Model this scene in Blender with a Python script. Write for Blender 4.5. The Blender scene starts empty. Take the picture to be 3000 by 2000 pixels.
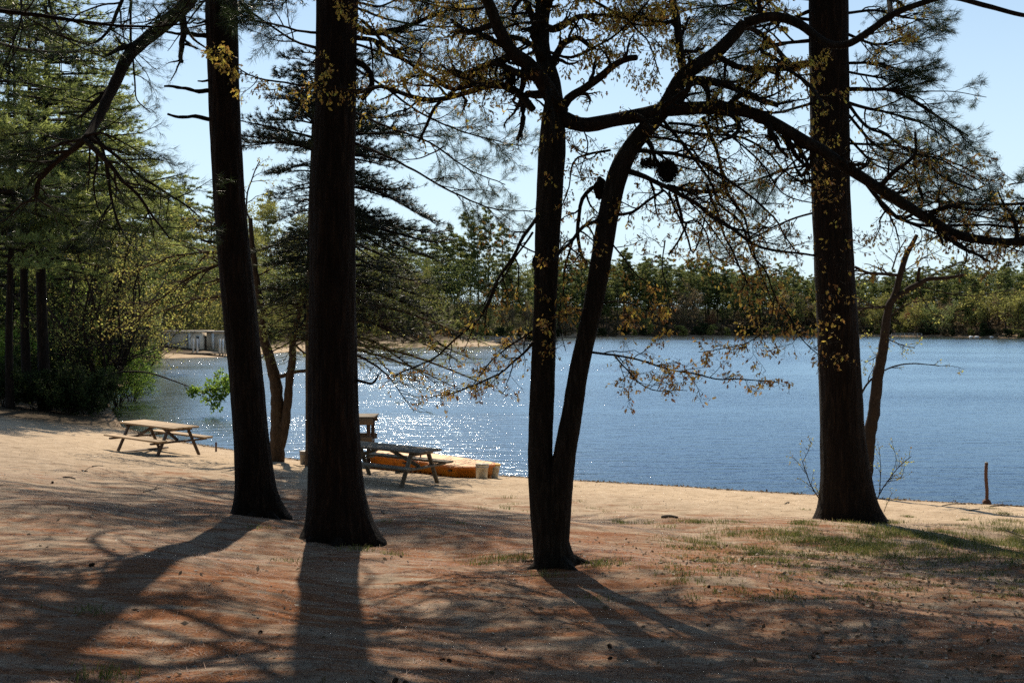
import bpy, math, random
import numpy as np
from mathutils import Vector, noise as mnoise
random.seed(11)
RNG = np.random.default_rng(7)
sc = bpy.context.scene
COL = sc.collection

# ------------------------------------------------------------------ camera, sky, sun, exposure
CZ, FPX, HX, HY = 4.05, 3000.0, 1500.0, 945.0     # camera height above the lake, focal length and horizon in photo pixels
cam_d = bpy.data.cameras.new('camera'); cam = bpy.data.objects.new('camera', cam_d); COL.objects.link(cam)
cam_d.sensor_width = 36; cam_d.lens = 36; cam_d.shift_y = -(1000 - HY) / 3000
cam_d.clip_start = 0.1; cam_d.clip_end = 5000
cam.location = (0, 0, CZ); cam.rotation_euler = (math.radians(90), 0, 0)
sc.camera = cam

SUN_EL, SUN_AZ = math.radians(47), math.atan2(-490, 3000)     # azimuth from +Y, negative is to the left
sdir = Vector((math.sin(SUN_AZ) * math.cos(SUN_EL), math.cos(SUN_AZ) * math.cos(SUN_EL), math.sin(SUN_EL)))
w = bpy.data.worlds.new('World'); sc.world = w; w.use_nodes = True
nt = w.node_tree; nt.nodes.clear()
sky = nt.nodes.new('ShaderNodeTexSky'); sky.sky_type = 'NISHITA'; sky.sun_disc = False
sky.sun_elevation = SUN_EL; sky.sun_rotation = SUN_AZ; sky.air_density = 1.15; sky.dust_density = 0.15; sky.ozone_density = 3.0
bg = nt.nodes.new('ShaderNodeBackground'); bg.inputs['Strength'].default_value = 0.085
out = nt.nodes.new('ShaderNodeOutputWorld')
tc = nt.nodes.new('ShaderNodeTexCoord'); mp = nt.nodes.new('ShaderNodeMapping'); mp.inputs['Scale'].default_value = (2.2, 2.2, 9)
ns = nt.nodes.new('ShaderNodeTexNoise'); ns.inputs['Scale'].default_value = 1.7; ns.inputs['Detail'].default_value = 7; ns.inputs['Roughness'].default_value = .6
rp = nt.nodes.new('ShaderNodeValToRGB'); rp.color_ramp.elements[0].position = .52; rp.color_ramp.elements[1].position = .70
rp.color_ramp.elements[0].color = (0, 0, 0, 1); rp.color_ramp.elements[1].color = (.75, .75, .75, 1)
mx = nt.nodes.new('ShaderNodeMix'); mx.data_type = 'RGBA'; mx.inputs['B'].default_value = (6.3, 8.0, 9.0, 1)
L = nt.links.new
L(tc.outputs['Generated'], mp.inputs['Vector']); L(mp.outputs['Vector'], ns.inputs['Vector']); L(ns.outputs['Fac'], rp.inputs['Fac'])
sx_ = nt.nodes.new('ShaderNodeSeparateXYZ'); L(tc.outputs['Generated'], sx_.inputs[0])
hz = nt.nodes.new('ShaderNodeMapRange'); hz.inputs['From Min'].default_value = .0; hz.inputs['From Max'].default_value = .46; hz.inputs['To Min'].default_value = 1.0; hz.inputs['To Max'].default_value = .0; L(sx_.outputs['Z'], hz.inputs['Value'])
mxm = nt.nodes.new('ShaderNodeMath'); mxm.operation = 'MAXIMUM'; L(rp.outputs['Color'], mxm.inputs[0]); L(hz.outputs['Result'], mxm.inputs[1]); L(mxm.outputs[0], mx.inputs['Factor']); L(sky.outputs['Color'], mx.inputs['A']); L(mx.outputs['Result'], bg.inputs['Color']); L(bg.outputs['Background'], out.inputs['Surface'])

sl = bpy.data.lights.new('sun', 'SUN'); sl.energy = 5.0; sl.angle = math.radians(0.55); sl.color = (1, .88, .72)
so = bpy.data.objects.new('sun', sl); COL.objects.link(so); so.rotation_euler = sdir.to_track_quat('Z', 'Y').to_euler()
vs = sc.view_settings; vs.view_transform = 'Standard'; vs.look = 'None'; vs.exposure = 0.5; vs.gamma = 1
sc.render.engine = 'CYCLES'
sc.cycles.max_bounces = 6; sc.cycles.diffuse_bounces = 1; sc.cycles.glossy_bounces = 2; sc.cycles.transmission_bounces = 2
sc.cycles.transparent_max_bounces = 6; sc.cycles.caustics_reflective = False; sc.cycles.caustics_refractive = False
sc.cycles.use_denoising = False

# ------------------------------------------------------------------ helpers
def tag(o, label=None, cat=None, group=None, kind=None):
    if label: o['label'] = label
    if cat: o['category'] = cat
    if group: o['group'] = group
    if kind: o['kind'] = kind
    return o
def empty(name, loc=(0, 0, 0), rz=0, label=None, cat=None, group=None):
    o = bpy.data.objects.new(name, None); COL.objects.link(o); o.location = loc; o.rotation_euler = (0, 0, rz)
    return tag(o, label, cat, group)

WORLD = set()
def wempty(name, loc, label, cat, group=None):
    o = empty(name, tuple(loc), 0, label, cat, group); WORLD.add(o.name); return o

class MB:
    """collects vertices and faces, builds ONE mesh object"""
    def __init__(s): s.V = []; s.T = []; s.Q = []; s.R = []; s.n = 0
    def add(s, v, tris=None, quads=None, rnd=None):
        v = np.asarray(v, dtype=np.float32).reshape(-1, 3)
        if tris is not None and len(tris): s.T.append(np.asarray(tris, dtype=np.int32).reshape(-1, 3) + s.n)
        if quads is not None and len(quads): s.Q.append(np.asarray(quads, dtype=np.int32).reshape(-1, 4) + s.n)
        s.V.append(v)
        if rnd is None: rnd = random.random()
        s.R.append(np.broadcast_to(np.asarray(rnd, dtype=np.float32), (len(v),)).copy())
        s.n += len(v)
    def tube(s, pts, rad, n=6, cap=True, rnd=None):
        pts = np.asarray(pts, float); k = len(pts)
        if k < 2: return
        rad = np.broadcast_to(np.asarray(rad, float), (k,))
        tg = np.gradient(pts, axis=0); tg /= (np.linalg.norm(tg, axis=1, keepdims=True) + 1e-9)
        a = np.array([0, 0, 1.]) if abs(tg[0][2]) < .8 else np.array([1., 0, 0])
        u = np.cross(tg, a); u /= (np.linalg.norm(u, axis=1, keepdims=True) + 1e-9); b = np.cross(tg, u)
        th = np.linspace(0, 2 * np.pi, n, endpoint=False)
        v = pts[:, None] + rad[:, None, None] * (np.cos(th)[None, :, None] * u[:, None] + np.sin(th)[None, :, None] * b[:, None])
        i = np.arange(k - 1)[:, None] * n; j = np.arange(n)[None]; j2 = (j + 1) % n
        q = np.stack([i + j, i + j2, i + n + j2, i + n + j], -1).reshape(-1, 4)
        vv = v.reshape(-1, 3); tr = None
        if cap:
            vv = np.vstack([vv, pts[0], pts[-1]]); c0 = k * n; c1 = c0 + 1; jj = np.arange(n); jn = (jj + 1) % n
            tr = np.vstack([np.stack([jn, jj, np.full(n, c0)], -1), np.stack([(k - 1) * n + jj, (k - 1) * n + jn, np.full(n, c1)], -1)])
        s.add(vv, tr, q, rnd)
    def box(s, c, size, ax=None, rnd=None, taper=1.0):
        sx, sy, sz = [q / 2 for q in size]
        v = np.array([[x * (taper if z > 0 else 1), y * (taper if z > 0 else 1), z] for z in (-sz, sz) for x, y in ((-sx, -sy), (sx, -sy), (sx, sy), (-sx, sy))])
        if ax is not None: v = v @ np.asarray(ax, float)      # rows of ax are the local axes
        v = v + np.asarray(c, float)
        s.add(v, None, [[3, 2, 1, 0], [4, 5, 6, 7], [0, 1, 5, 4], [1, 2, 6, 5], [2, 3, 7, 6], [3, 0, 4, 7]], rnd)
    def beam(s, a, b, wd, th, up=(0, 0, 1), rnd=None):
        a = np.asarray(a, float); b = np.asarray(b, float); x = b - a; ln = np.linalg.norm(x); x /= ln
        y = np.cross(np.asarray(up, float), x); y /= np.linalg.norm(y); z = np.cross(x, y)
        s.box((a + b) / 2, (ln, wd, th), np.array([x, y, z]), rnd)
    def build(s, name, mat, parent=None, smooth=False, bevel=0):
        V = np.concatenate(s.V) if s.V else np.zeros((0, 3), np.float32)
        T = np.concatenate(s.T) if s.T else np.zeros((0, 3), np.int32)
        Q = np.concatenate(s.Q) if s.Q else np.zeros((0, 4), np.int32)
        me = bpy.data.meshes.new(name)
        me.vertices.add(len(V)); me.vertices.foreach_set('co', V.ravel())
        li = np.concatenate([T.ravel(), Q.ravel()]).astype(np.int32)
        me.loops.add(len(li)); me.loops.foreach_set('vertex_index', li)
        ls = np.concatenate([np.arange(len(T)) * 3, len(T) * 3 + np.arange(len(Q)) * 4]).astype(np.int32)
        me.polygons.add(len(ls)); me.polygons.foreach_set('loop_start', ls)
        me.polygons.foreach_set('loop_total', np.concatenate([np.full(len(T), 3), np.full(len(Q), 4)]).astype(np.int32))
        if smooth: me.polygons.foreach_set('use_smooth', np.ones(len(ls), bool))
        at = me.attributes.new('rnd', 'FLOAT', 'POINT'); at.data.foreach_set('value', np.concatenate(s.R))
        me.update(calc_edges=True)
        me.materials.append(mat)
        o = bpy.data.objects.new(name, me); COL.objects.link(o)
        if parent is not None:
            o.parent = parent
            if parent.name in WORLD: o.location = -parent.location     # meshes built in world coordinates
        if bevel:
            m = o.modifiers.new('bevel', 'BEVEL'); m.width = bevel; m.segments = 1; m.limit_method = 'ANGLE'
        return o

def unit(a): a = np.asarray(a, float); return a / (np.linalg.norm(a, axis=-1, keepdims=True) + 1e-9)
def P(px, py, d): return np.array([(px - HX) / FPX * d, d, CZ - (py - HY) / FPX * d])    # photo pixel + distance -> point in the world

# ------------------------------------------------------------------ terrain
shore_px = [(3000, 1481), (2600, 1460), (2200, 1437), (1950, 1421), (1700, 1406), (1440, 1391), (1150, 1371), (880, 1346), (680, 1316), (560, 1298), (430, 1272),
            (357, 1250), (325, 1200), (312, 1160), (380, 1125), (400, 1095), (425, 1065), (452, 1051), (535, 1049), (660, 1046), (850, 1031), (1050, 1022),
            (1200, 1018), (1400, 1015), (1560, 1008), (1590, 990), (1750, 987), (2000, 986), (2400, 984.5), (2600, 985), (2900, 989), (3050, 992)]
def wat(px, py): d = CZ * FPX / (py - HY); return ((px - HX) / FPX * d, d)
LAKE = np.array([(150, -30), (60, 2), (24, 16.5)] + [wat(*p) for p in shore_px] + [(190, 230), (260, 150), (260, -30)])
def lake_sd(x, y):
    """signed distance to the shoreline, positive on land"""
    x = np.asarray(x, float); y = np.asarray(y, float); sh = x.shape; x = x.ravel(); y = y.ravel()
    best = np.full(x.shape, 1e9); ins = np.zeros(x.shape, bool)
    for i in range(len(LAKE)):
        ax, ay = LAKE[i - 1]; bx, by = LAKE[i]; dx, dy = bx - ax, by - ay
        t = np.clip(((x - ax) * dx + (y - ay) * dy) / (dx * dx + dy * dy), 0, 1)
        best = np.minimum(best, np.hypot(x - ax - t * dx, y - ay - t * dy))
        c = (ay > y) != (by > y)
        ins ^= c & (x < dx * (y - ay) / (dy if abs(dy) > 1e-9 else 1e-9) + ax)
    return np.where(ins, -best, best).reshape(sh)
def ground_z(x, y):
    x = np.asarray(x, float); y = np.asarray(y, float); s = lake_sd(x, y)
    slope = np.interp(y, [0, 50, 75, 110, 150, 400], [.105, .105, .06, .06, .2, .2])
    cap = np.interp(y, [0, 40, 60, 110, 160, 230, 400], [4.5, 3.0, 1.6, 2.5, 12, 11, 9])
    z = cap * np.tanh(np.maximum(s, 0) * slope / cap) if False else np.minimum(np.maximum(s, 0) * slope, cap)
    z = z * (1 + .22 * np.clip((-x - 2) / 8, 0, 1) * np.clip((60 - y) / 20, 0, 1))
    z = np.where(s < 0, np.maximum(s * .13, -4), z)
    und = .035 * np.sin(x * 1.1 + y * .6) + .03 * np.sin(x * .43 - y * 1.3 + 1) + .022 * np.sin(x * 2.3 + 1.7 * y)
    z = z + und * np.clip(s / 5, 0, 1)
    return z
def gz(x, y): return float(ground_z(np.array([x]), np.array([y]))[0])
def G(px, py):
    """the ground point seen at a photo pixel"""
    d = np.concatenate([np.linspace(3, 60, 1200), np.linspace(60, 400, 1200)])
    x = (px - HX) / FPX * d; z = CZ - (py - HY) / FPX * d; g = ground_z(x, d)
    k = np.argmax(z <= np.maximum(g, -0.0 * g)); return np.array([x[k], d[k], g[k]])

# ------------------------------------------------------------------ materials
def newmat(name):
    m = bpy.data.materials.new(name); m.use_nodes = True; t = m.node_tree; t.nodes.clear()
    o = t.nodes.new('ShaderNodeOutputMaterial'); return m, t, o
def N(t, ty, **kw):
    n = t.nodes.new(ty)
    for k, v in kw.items():
        if k in n.inputs: n.inputs[k].default_value = v
        else: setattr(n, k, v)
    return n
def ramp(t, fac, stops, interp='LINEAR'):
    r = t.nodes.new('ShaderNodeValToRGB'); e = r.color_ramp.elements; r.color_ramp.interpolation = interp
    while len(e) < len(stops): e.new(.5)
    for el, (p, c) in zip(e, stops): el.position = p; el.color = (*c, 1)
    t.links.new(fac, r.inputs['Fac']); return r.outputs['Color']
def noise(t, vec, scale, detail=4, rough=.55, dist=0.0):
    n = N(t, 'ShaderNodeTexNoise'); n.inputs['Scale'].default_value = scale; n.inputs['Detail'].default_value = detail
    n.inputs['Roughness'].default_value = rough; n.inputs['Distortion'].default_value = dist
    if vec is not None: t.links.new(vec, n.inputs['Vector'])
    return n.outputs['Fac']
def mapping(t, scale, kind='Object'):
    c = N(t, 'ShaderNodeTexCoord'); m = N(t, 'ShaderNodeMapping'); m.inputs['Scale'].default_value = scale
    t.links.new(c.outputs[kind], m.inputs['Vector']); return m.outputs['Vector']
def mixc(t, f, a, b, mode='MIX'):
    m = N(t, 'ShaderNodeMix', data_type='RGBA', blend_type=mode)
    for s, v in (('Factor', f), ('A', a), ('B', b)):
        if hasattr(v, 'is_linked') or hasattr(v, 'links'): t.links.new(v, m.inputs[s])
        elif s == 'Factor': m.inputs[s].default_value = v
        else: m.inputs[s].default_value = (*v, 1)
    return m.outputs['Result']
def bump(t, h, strength=.5, dist=.02, prev=None):
    b = N(t, 'ShaderNodeBump'); b.inputs['Strength'].default_value = strength; b.inputs['Distance'].default_value = dist
    t.links.new(h, b.inputs['Height'])
    if prev is not None: t.links.new(prev, b.inputs['Normal'])
    return b.outputs['Normal']
def attr(t, name='rnd'):
    a = N(t, 'ShaderNodeAttribute'); a.attribute_name = name; return a.outputs['Fac']

def m_bark(name, c0, c1, c2, sx=26, sz=2.2, bs=1.0, dist=.03):
    m, t, o = newmat(name); v = mapping(t, (sx, sx, sz)); f = noise(t, v, 1, 6, .62, .4)
    v2 = mapping(t, (3, 3, 1.2)); g = noise(t, v2, 1, 4)
    c = ramp(t, f, [(.35, c0), (.52, c1), (.7, c2)])
    c = mixc(t, g, c, (c1[0] * .6, c1[1] * .62, c1[2] * .6))
    p = N(t, 'ShaderNodeBsdfPrincipled', Roughness=.92); p.inputs['Specular IOR Level'].default_value = .15
    t.links.new(c, p.inputs['Base Color']); t.links.new(bump(t, f, bs, dist), p.inputs['Normal']); t.links.new(p.outputs[0], o.inputs[0]); return m
def m_leaf(name, stops, trans=.45, rough=.45, tint=(1, 1, 1), spec=.3):
    m, t, o = newmat(name); c = ramp(t, attr(t), stops)
    p = N(t, 'ShaderNodeBsdfPrincipled', Roughness=rough); p.inputs['Specular IOR Level'].default_value = spec
    tr = N(t, 'ShaderNodeBsdfTranslucent'); mx = N(t, 'ShaderNodeMixShader'); mx.inputs[0].default_value = trans
    t.links.new(c, p.inputs['Base Color'])
    t.links.new(mixc(t, 1.0, c, tint, 'MULTIPLY'), tr.inputs['Color'])
    t.links.new(p.outputs[0], mx.inputs[1]); t.links.new(tr.outputs[0], mx.inputs[2]); t.links.new(mx.outputs[0], o.inputs[0]); return m
def m_wood(name, c0, c1, sc_=(3, 30, 30), rough=.8, bs=.4):
    m, t, o = newmat(name); v = mapping(t, sc_); f = noise(t, v, 1.2, 6, .6, .6); g = noise(t, mapping(t, (2, 2, 2)), 1.5, 4)
    c = mixc(t, g, ramp(t, f, [(.3, c0), (.7, c1)]), tuple(q * .55 for q in c1))
    c = mixc(t, mixc(t, .35, (0.5, .5, .5), attr(t)), c, c1)
    p = N(t, 'ShaderNodeBsdfPrincipled', Roughness=rough); t.links.new(c, p.inputs['Base Color']); t.links.new(bump(t, f, bs, .004), p.inputs['Normal'])
    t.links.new(p.outputs[0], o.inputs[0]); return m
def m_plain(name, c, rough=.6, dirt=(.1, .07, .04), amt=.5, sc_=6, metal=0, trans=0):
    m, t, o = newmat(name); f = noise(t, mapping(t, (sc_,) * 3), 1, 6, .65); g = noise(t, mapping(t, (sc_ * 3, sc_ * 3, sc_ * .6)), 1, 4)
    k = ramp(t, f, [(.45, (0, 0, 0)), (.72, (amt,) * 3)]); cc = mixc(t, k, c, dirt)
    cc = mixc(t, ramp(t, g, [(.5, (0, 0, 0)), (.75, (amt * .6,) * 3)]), cc, tuple(q * .55 for q in c))
    p = N(t, 'ShaderNodeBsdfPrincipled', Roughness=rough, Metallic=metal); t.links.new(cc, p.inputs['Base Color'])
    t.links.new(bump(t, g, .15, .003), p.inputs['Normal'])
    if trans:
        tr = N(t, 'ShaderNodeBsdfTranslucent'); t.links.new(cc, tr.inputs['Color']); mx = N(t, 'ShaderNodeMixShader'); mx.inputs[0].default_value = trans
        t.links.new(p.outputs[0], mx.inputs[1]); t.links.new(tr.outputs[0], mx.inputs[2]); t.links.new(mx.outputs[0], o.inputs[0])
    else: t.links.new(p.outputs[0], o.inputs[0])
    return m

M = {}
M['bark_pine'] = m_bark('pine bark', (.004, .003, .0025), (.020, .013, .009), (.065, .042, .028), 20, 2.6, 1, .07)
M['bark_oak'] = m_bark('oak bark', (.010, .008, .006), (.030, .024, .018), (.075, .062, .048), 34, 5, .9, .02)
M['bark_brown'] = m_bark('brown bark', (.025, .016, .010), (.07, .047, .030), (.13, .095, .065), 30, 5, .7, .02)
M['bark_far'] = m_bark('far bark', (.03, .024, .02), (.065, .05, .04), (.11, .09, .075), 8, 1, .3, .02)
M['twig'] = m_bark('twig bark', (.02, .014, .010), (.045, .032, .024), (.08, .06, .048), 30, 30, .2, .003)
M['twig_grey'] = m_bark('grey twig bark', (.06, .05, .042), (.11, .09, .075), (.17, .145, .12), 30, 30, .2, .003)
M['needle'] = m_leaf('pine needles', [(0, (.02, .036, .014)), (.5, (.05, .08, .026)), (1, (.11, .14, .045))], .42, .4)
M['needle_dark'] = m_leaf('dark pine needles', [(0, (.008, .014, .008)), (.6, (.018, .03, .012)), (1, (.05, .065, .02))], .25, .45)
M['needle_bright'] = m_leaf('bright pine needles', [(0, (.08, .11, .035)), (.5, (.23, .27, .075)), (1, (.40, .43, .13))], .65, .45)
M['needle_far'] = m_leaf('far pine needles', [(0, (.055, .08, .026)), (.5, (.15, .18, .052)), (1, (.32, .30, .09))], .5, .6)
M['leaf_oak'] = m_leaf('young oak leaves', [(0, (.17, .085, .04)), (.25, (.34, .18, .075)), (.5, (.50, .36, .11)), (.8, (.72, .60, .14)), (1, (.60, .64, .16))], .62, .5, (1, .95, .75))
M['leaf_bud'] = m_leaf('budding leaves', [(0, (.22, .15, .05)), (.4, (.38, .34, .09)), (1, (.52, .56, .14))], .5, .6, spec=.1)
M['leaf_green'] = m_leaf('fresh green leaves', [(0, (.09, .15, .025)), (.5, (.20, .32, .05)), (1, (.38, .52, .09))], .55, .5, spec=.15)
M['leaf_dark'] = m_leaf('dark shrub leaves', [(0, (.010, .018, .008)), (.5, (.028, .044, .016)), (1, (.07, .095, .03))], .35, .7, spec=.08)
M['far_yellow'] = m_leaf('far yellow green leaves', [(0, (.14, .12, .04)), (.5, (.27, .26, .07)), (1, (.42, .43, .11))], .5, .6)
M['far_brown'] = m_leaf('far budding leaves', [(0, (.09, .065, .04)), (.5, (.19, .14, .075)), (1, (.32, .24, .11))], .45, .6)
M['far_red'] = m_leaf('far red buds', [(0, (.12, .04, .02)), (.5, (.22, .085, .04)), (1, (.30, .15, .06))], .35, .6)
M['far_pale'] = m_leaf('far pale willow leaves', [(0, (.14, .17, .06)), (.5, (.24, .29, .09)), (1, (.38, .42, .15))], .4, .6)
M['grass'] = m_leaf('grass blades', [(0, (.06, .09, .02)), (.5, (.14, .17, .04)), (.8, (.26, .24, .08)), (1, (.38, .32, .15))], .4, .5)
M['litter'] = m_leaf('fallen pine needles', [(0, (.04, .014, .007)), (.5, (.14, .05, .02)), (1, (.30, .14, .065))], .1, .6)
M['dead_leaf'] = m_leaf('dry fallen leaves', [(0, (.10, .07, .045)), (.5, (.22, .17, .115)), (1, (.38, .31, .23))], .2, .6)
M['wood_grey'] = m_wood('weathered table wood', (.05, .038, .027), (.19, .15, .10))
M['wood_tan'] = m_wood('tan table wood', (.20, .125, .065), (.42, .29, .16))
M['wood_dark'] = m_wood('dark table frame wood', (.035, .022, .015), (.11, .07, .045))
M['wood_pale'] = m_wood('pale dock wood', (.22, .20, .17), (.42, .39, .34))
M['wood_post'] = m_wood('rusty brown post', (.05, .022, .014), (.14, .065, .04), (30, 30, 4))
M['orange'] = m_plain('orange float plastic', (.80, .25, .012), .45, (.20, .06, .02), .6, 4, trans=.35)
M['orange_top'] = m_plain('sun bleached float deck', (.64, .33, .11), .6, (.5, .22, .06), .5, 5)
M['bucket'] = m_plain('dirty white plastic', (.78, .70, .54), .4, (.26, .14, .07), .6, 9, trans=.3)
M['lid_yellow'] = m_plain('yellow plastic lid', (.75, .42, .02), .4, (.3, .15, .03), .4, 12)
M['bucket_grey'] = m_plain('grey plastic', (.22, .20, .17), .5, (.1, .07, .05), .5, 9)
M['metal'] = m_plain('dull metal wire', (.25, .25, .25), .4, (.1, .07, .05), .4, 9, 1)
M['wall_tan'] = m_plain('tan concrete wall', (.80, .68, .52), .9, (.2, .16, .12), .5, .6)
M['wall_white'] = m_plain('white painted boards', (.72, .72, .70), .6, (.4, .38, .34), .4, .8)
M['roof_grey'] = m_plain('grey shingle roof', (.48, .44, .40), .9, (.15, .13, .11), .5, 2)
M['glass_dark'] = m_plain('dark window glass', (.03, .035, .04), .15, (.02, .02, .02), .2, 2)
M['cone'] = m_plain('pine cone scales', (.09, .055, .03), .8, (.04, .025, .015), .6, 60)
M['stone'] = m_plain('grey stone', (.30, .27, .23), .9, (.14, .12, .09), .6, 14)
M['boat_white'] = m_plain('white boat hull', (.7, .7, .68), .4, (.4, .38, .34), .3, 1)

# ground: sand, needle litter (attribute), forest floor (attribute)
m, t, o = newmat('ground'); M['ground'] = m
v = mapping(t, (1, 1, 1)); big = noise(t, v, .55, 5, .6, .5); mid = noise(t, v, 3.2, 6, .65, .3); fine = noise(t, v, 38, 5, .7); grain = noise(t, v, 170, 3, .7)
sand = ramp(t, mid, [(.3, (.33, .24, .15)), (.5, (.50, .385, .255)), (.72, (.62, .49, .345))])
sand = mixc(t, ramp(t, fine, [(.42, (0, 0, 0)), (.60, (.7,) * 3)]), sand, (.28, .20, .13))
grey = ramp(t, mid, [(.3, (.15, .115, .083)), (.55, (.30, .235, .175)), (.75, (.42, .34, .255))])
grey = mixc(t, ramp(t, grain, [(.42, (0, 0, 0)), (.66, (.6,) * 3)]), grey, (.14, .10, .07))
# wind-raked streaks of fallen needles
vs2 = mapping(t, (1.1, 3.2, 1)); st = noise(t, vs2, 1.25, 7, .66, .8)
litc = ramp(t, noise(t, mapping(t, (60, 60, 60)), 1, 4, .7), [(.3, (.08, .026, .012)), (.5, (.20, .075, .029)), (.72, (.38, .19, .085))])
la = attr(t, 'litter'); ad = N(t, 'ShaderNodeMath', operation='ADD'); t.links.new(la, ad.inputs[0]); t.links.new(st, ad.inputs[1])
ad2 = N(t, 'ShaderNodeMath', operation='ADD'); t.links.new(ad.outputs[0], ad2.inputs[0]); 
mm = N(t, 'ShaderNodeMath', operation='MULTIPLY'); t.links.new(fine, mm.inputs[0]); mm.inputs[1].default_value = .22; t.links.new(mm.outputs[0], ad2.inputs[1])
lm = ramp(t, ad2.outputs[0], [(.98 - .0, (0, 0, 0)), (1.0, (1, 1, 1))])
mr = N(t, 'ShaderNodeMapRange'); mr.inputs['From Min'].default_value = .98; mr.inputs['From Max'].default_value = 1.16; t.links.new(ad2.outputs[0], mr.inputs['Value'])
lm = mr.outputs['Result']
litc = mixc(t, ramp(t, big, [(.42, (0, 0, 0)), (.6, (.3,) * 3)]), litc, (.095, .055, .033))
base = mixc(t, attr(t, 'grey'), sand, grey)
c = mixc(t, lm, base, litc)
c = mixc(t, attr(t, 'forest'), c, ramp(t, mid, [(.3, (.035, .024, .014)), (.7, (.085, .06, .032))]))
# wet sand along the water
c = mixc(t, mixc(t, mid, (0, 0, 0), attr(t, 'wet')), c, (.10, .072, .048))
# lake bed: sand and mud, then blue painted in for light scattered in deep water
bed = ramp(t, attr(t, 'deep'), [(0, (.24, .17, .11)), (.12, (.15, .105, .06)), (.35, (.07, .12, .19)), (1, (.09, .24, .46))])
mt = N(t, 'ShaderNodeMath', operation='GREATER_THAN'); mt.inputs[1].default_value = .0005; t.links.new(attr(t, 'deep'), mt.inputs[0])
c = mixc(t, mt.outputs[0], c, bed)
p = N(t, 'ShaderNodeBsdfPrincipled', Roughness=.95); p.inputs['Specular IOR Level'].default_value = .1
t.links.new(c, p.inputs['Base Color'])
nb = bump(t, mid, .7, .07); nb = bump(t, fine, .6, .018, nb); nb = bump(t, grain, .5, .004, nb)
t.links.new(nb, p.inputs['Normal']); t.links.new(p.outputs[0], o.inputs[0])

# water: fresnel reflection over a see-through surface, wind ripples as bump
m, t, o = newmat('lake water'); M['water'] = m
h1 = noise(t, mapping(t, (.7, 2.4, 1)), 1.0, 3, .55, .4); h2 = noise(t, mapping(t, (4.5, 9.5, 1)), 1.0, 3, .6, .3); h3 = noise(t, mapping(t, (14, 22, 1)), 1.0, 2, .5)
lane = ramp(t, noise(t, mapping(t, (.022, .05, 1)), 1.0, 3, .5, .6), [(.38, (.45,) * 3), (.6, (1,) * 3)])
def scaled(h, f=None):
    q = N(t, 'ShaderNodeMath', operation='MULTIPLY'); t.links.new(h, q.inputs[0]); t.links.new(lane, q.inputs[1]); return q.outputs[0]
nb = bump(t, scaled(h1), 1, .10); nb = bump(t, scaled(h2), 1, .03, nb); nb = bump(t, scaled(h3), 1, .011, nb)
gl2 = N(t, 'ShaderNodeBsdfGlossy', Roughness=.05); t.links.new(nb, gl2.inputs['Normal'])
nb2 = bump(t, scaled(h1), 1, .078); nb2 = bump(t, scaled(h2), 1, .018, nb2)
va = N(t, 'ShaderNodeVectorMath', operation='ADD'); t.links.new(nb2, va.inputs[0]); va.inputs[1].default_value = (0, -.075, 0)     # wind-driven ripples: steeper faces on the near side
vn = N(t, 'ShaderNodeVectorMath', operation='NORMALIZE'); t.links.new(va.outputs[0], vn.inputs[0]); nb2 = vn.outputs[0]
gl1 = N(t, 'ShaderNodeBsdfGlossy', Roughness=.13); gl1.inputs['Color'].default_value = (.74, .89, 1, 1); t.links.new(nb2, gl1.inputs['Normal'])
gl = N(t, 'ShaderNodeMixShader'); gl.inputs[0].default_value = .17; t.links.new(gl1.outputs[0], gl.inputs[1]); t.links.new(gl2.outputs[0], gl.inputs[2])
tr = N(t, 'ShaderNodeBsdfTransparent'); tr.inputs['Color'].default_value = (.8, .88, .9, 1)
fr = N(t, 'ShaderNodeFresnel', IOR=2.0)
mx = N(t, 'ShaderNodeMixShader'); t.links.new(fr.outputs[0], mx.inputs[0]); t.links.new(tr.outputs[0], mx.inputs[1]); t.links.new(gl.outputs[0], mx.inputs[2]); t.links.new(mx.outputs[0], o.inputs[0])

# ------------------------------------------------------------------ ground and water meshes
def axis(pts):
    r = []
    for (a, b, st_) in pts: r += list(np.arange(a, b, st_))
    return np.array(r + [pts[-1][1]])
gx = axis([(-700, -120, 20), (-120, -45, 2.0), (-45, -16, .7), (-16, 16, .14), (16, 50, 1.2), (50, 260, 6), (260, 900, 30)])
gy = axis([(-40, 2, 1.5), (2, 30, .14), (30, 60, .6), (60, 200, 1.6), (200, 340, 3.5), (340, 1500, 40)])
X, Y = np.meshgrid(gx, gy); S = lake_sd(X, Y); Z = ground_z(X, Y)
near = (Y < 34) & (np.abs(X) < 17)
hum = np.zeros_like(Z)
for f, a, ph in ((2.9, .012, 0), (5.3, .008, 2), (9.7, .005, 4), (14.3, .0035, 1)):
    hum += a * np.sin(X * f + 1.3 * np.sin(Y * f * .61 + ph)) * np.cos(Y * f * .83 + 1.1 * np.sin(X * f * .47 + ph))
Z = Z + np.where(near, hum * np.clip(S / 1.5, 0, 1), 0)
b = MB(); ny, nx = X.shape
idx = np.arange(nx * ny).reshape(ny, nx)
b.add(np.stack([X, Y, Z], -1), None, np.stack([idx[:-1, :-1], idx[:-1, 1:], idx[1:, 1:], idx[1:, :-1]], -1))
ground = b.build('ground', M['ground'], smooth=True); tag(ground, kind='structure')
pxx = HX + X / np.maximum(Y, 1) * FPX
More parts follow.
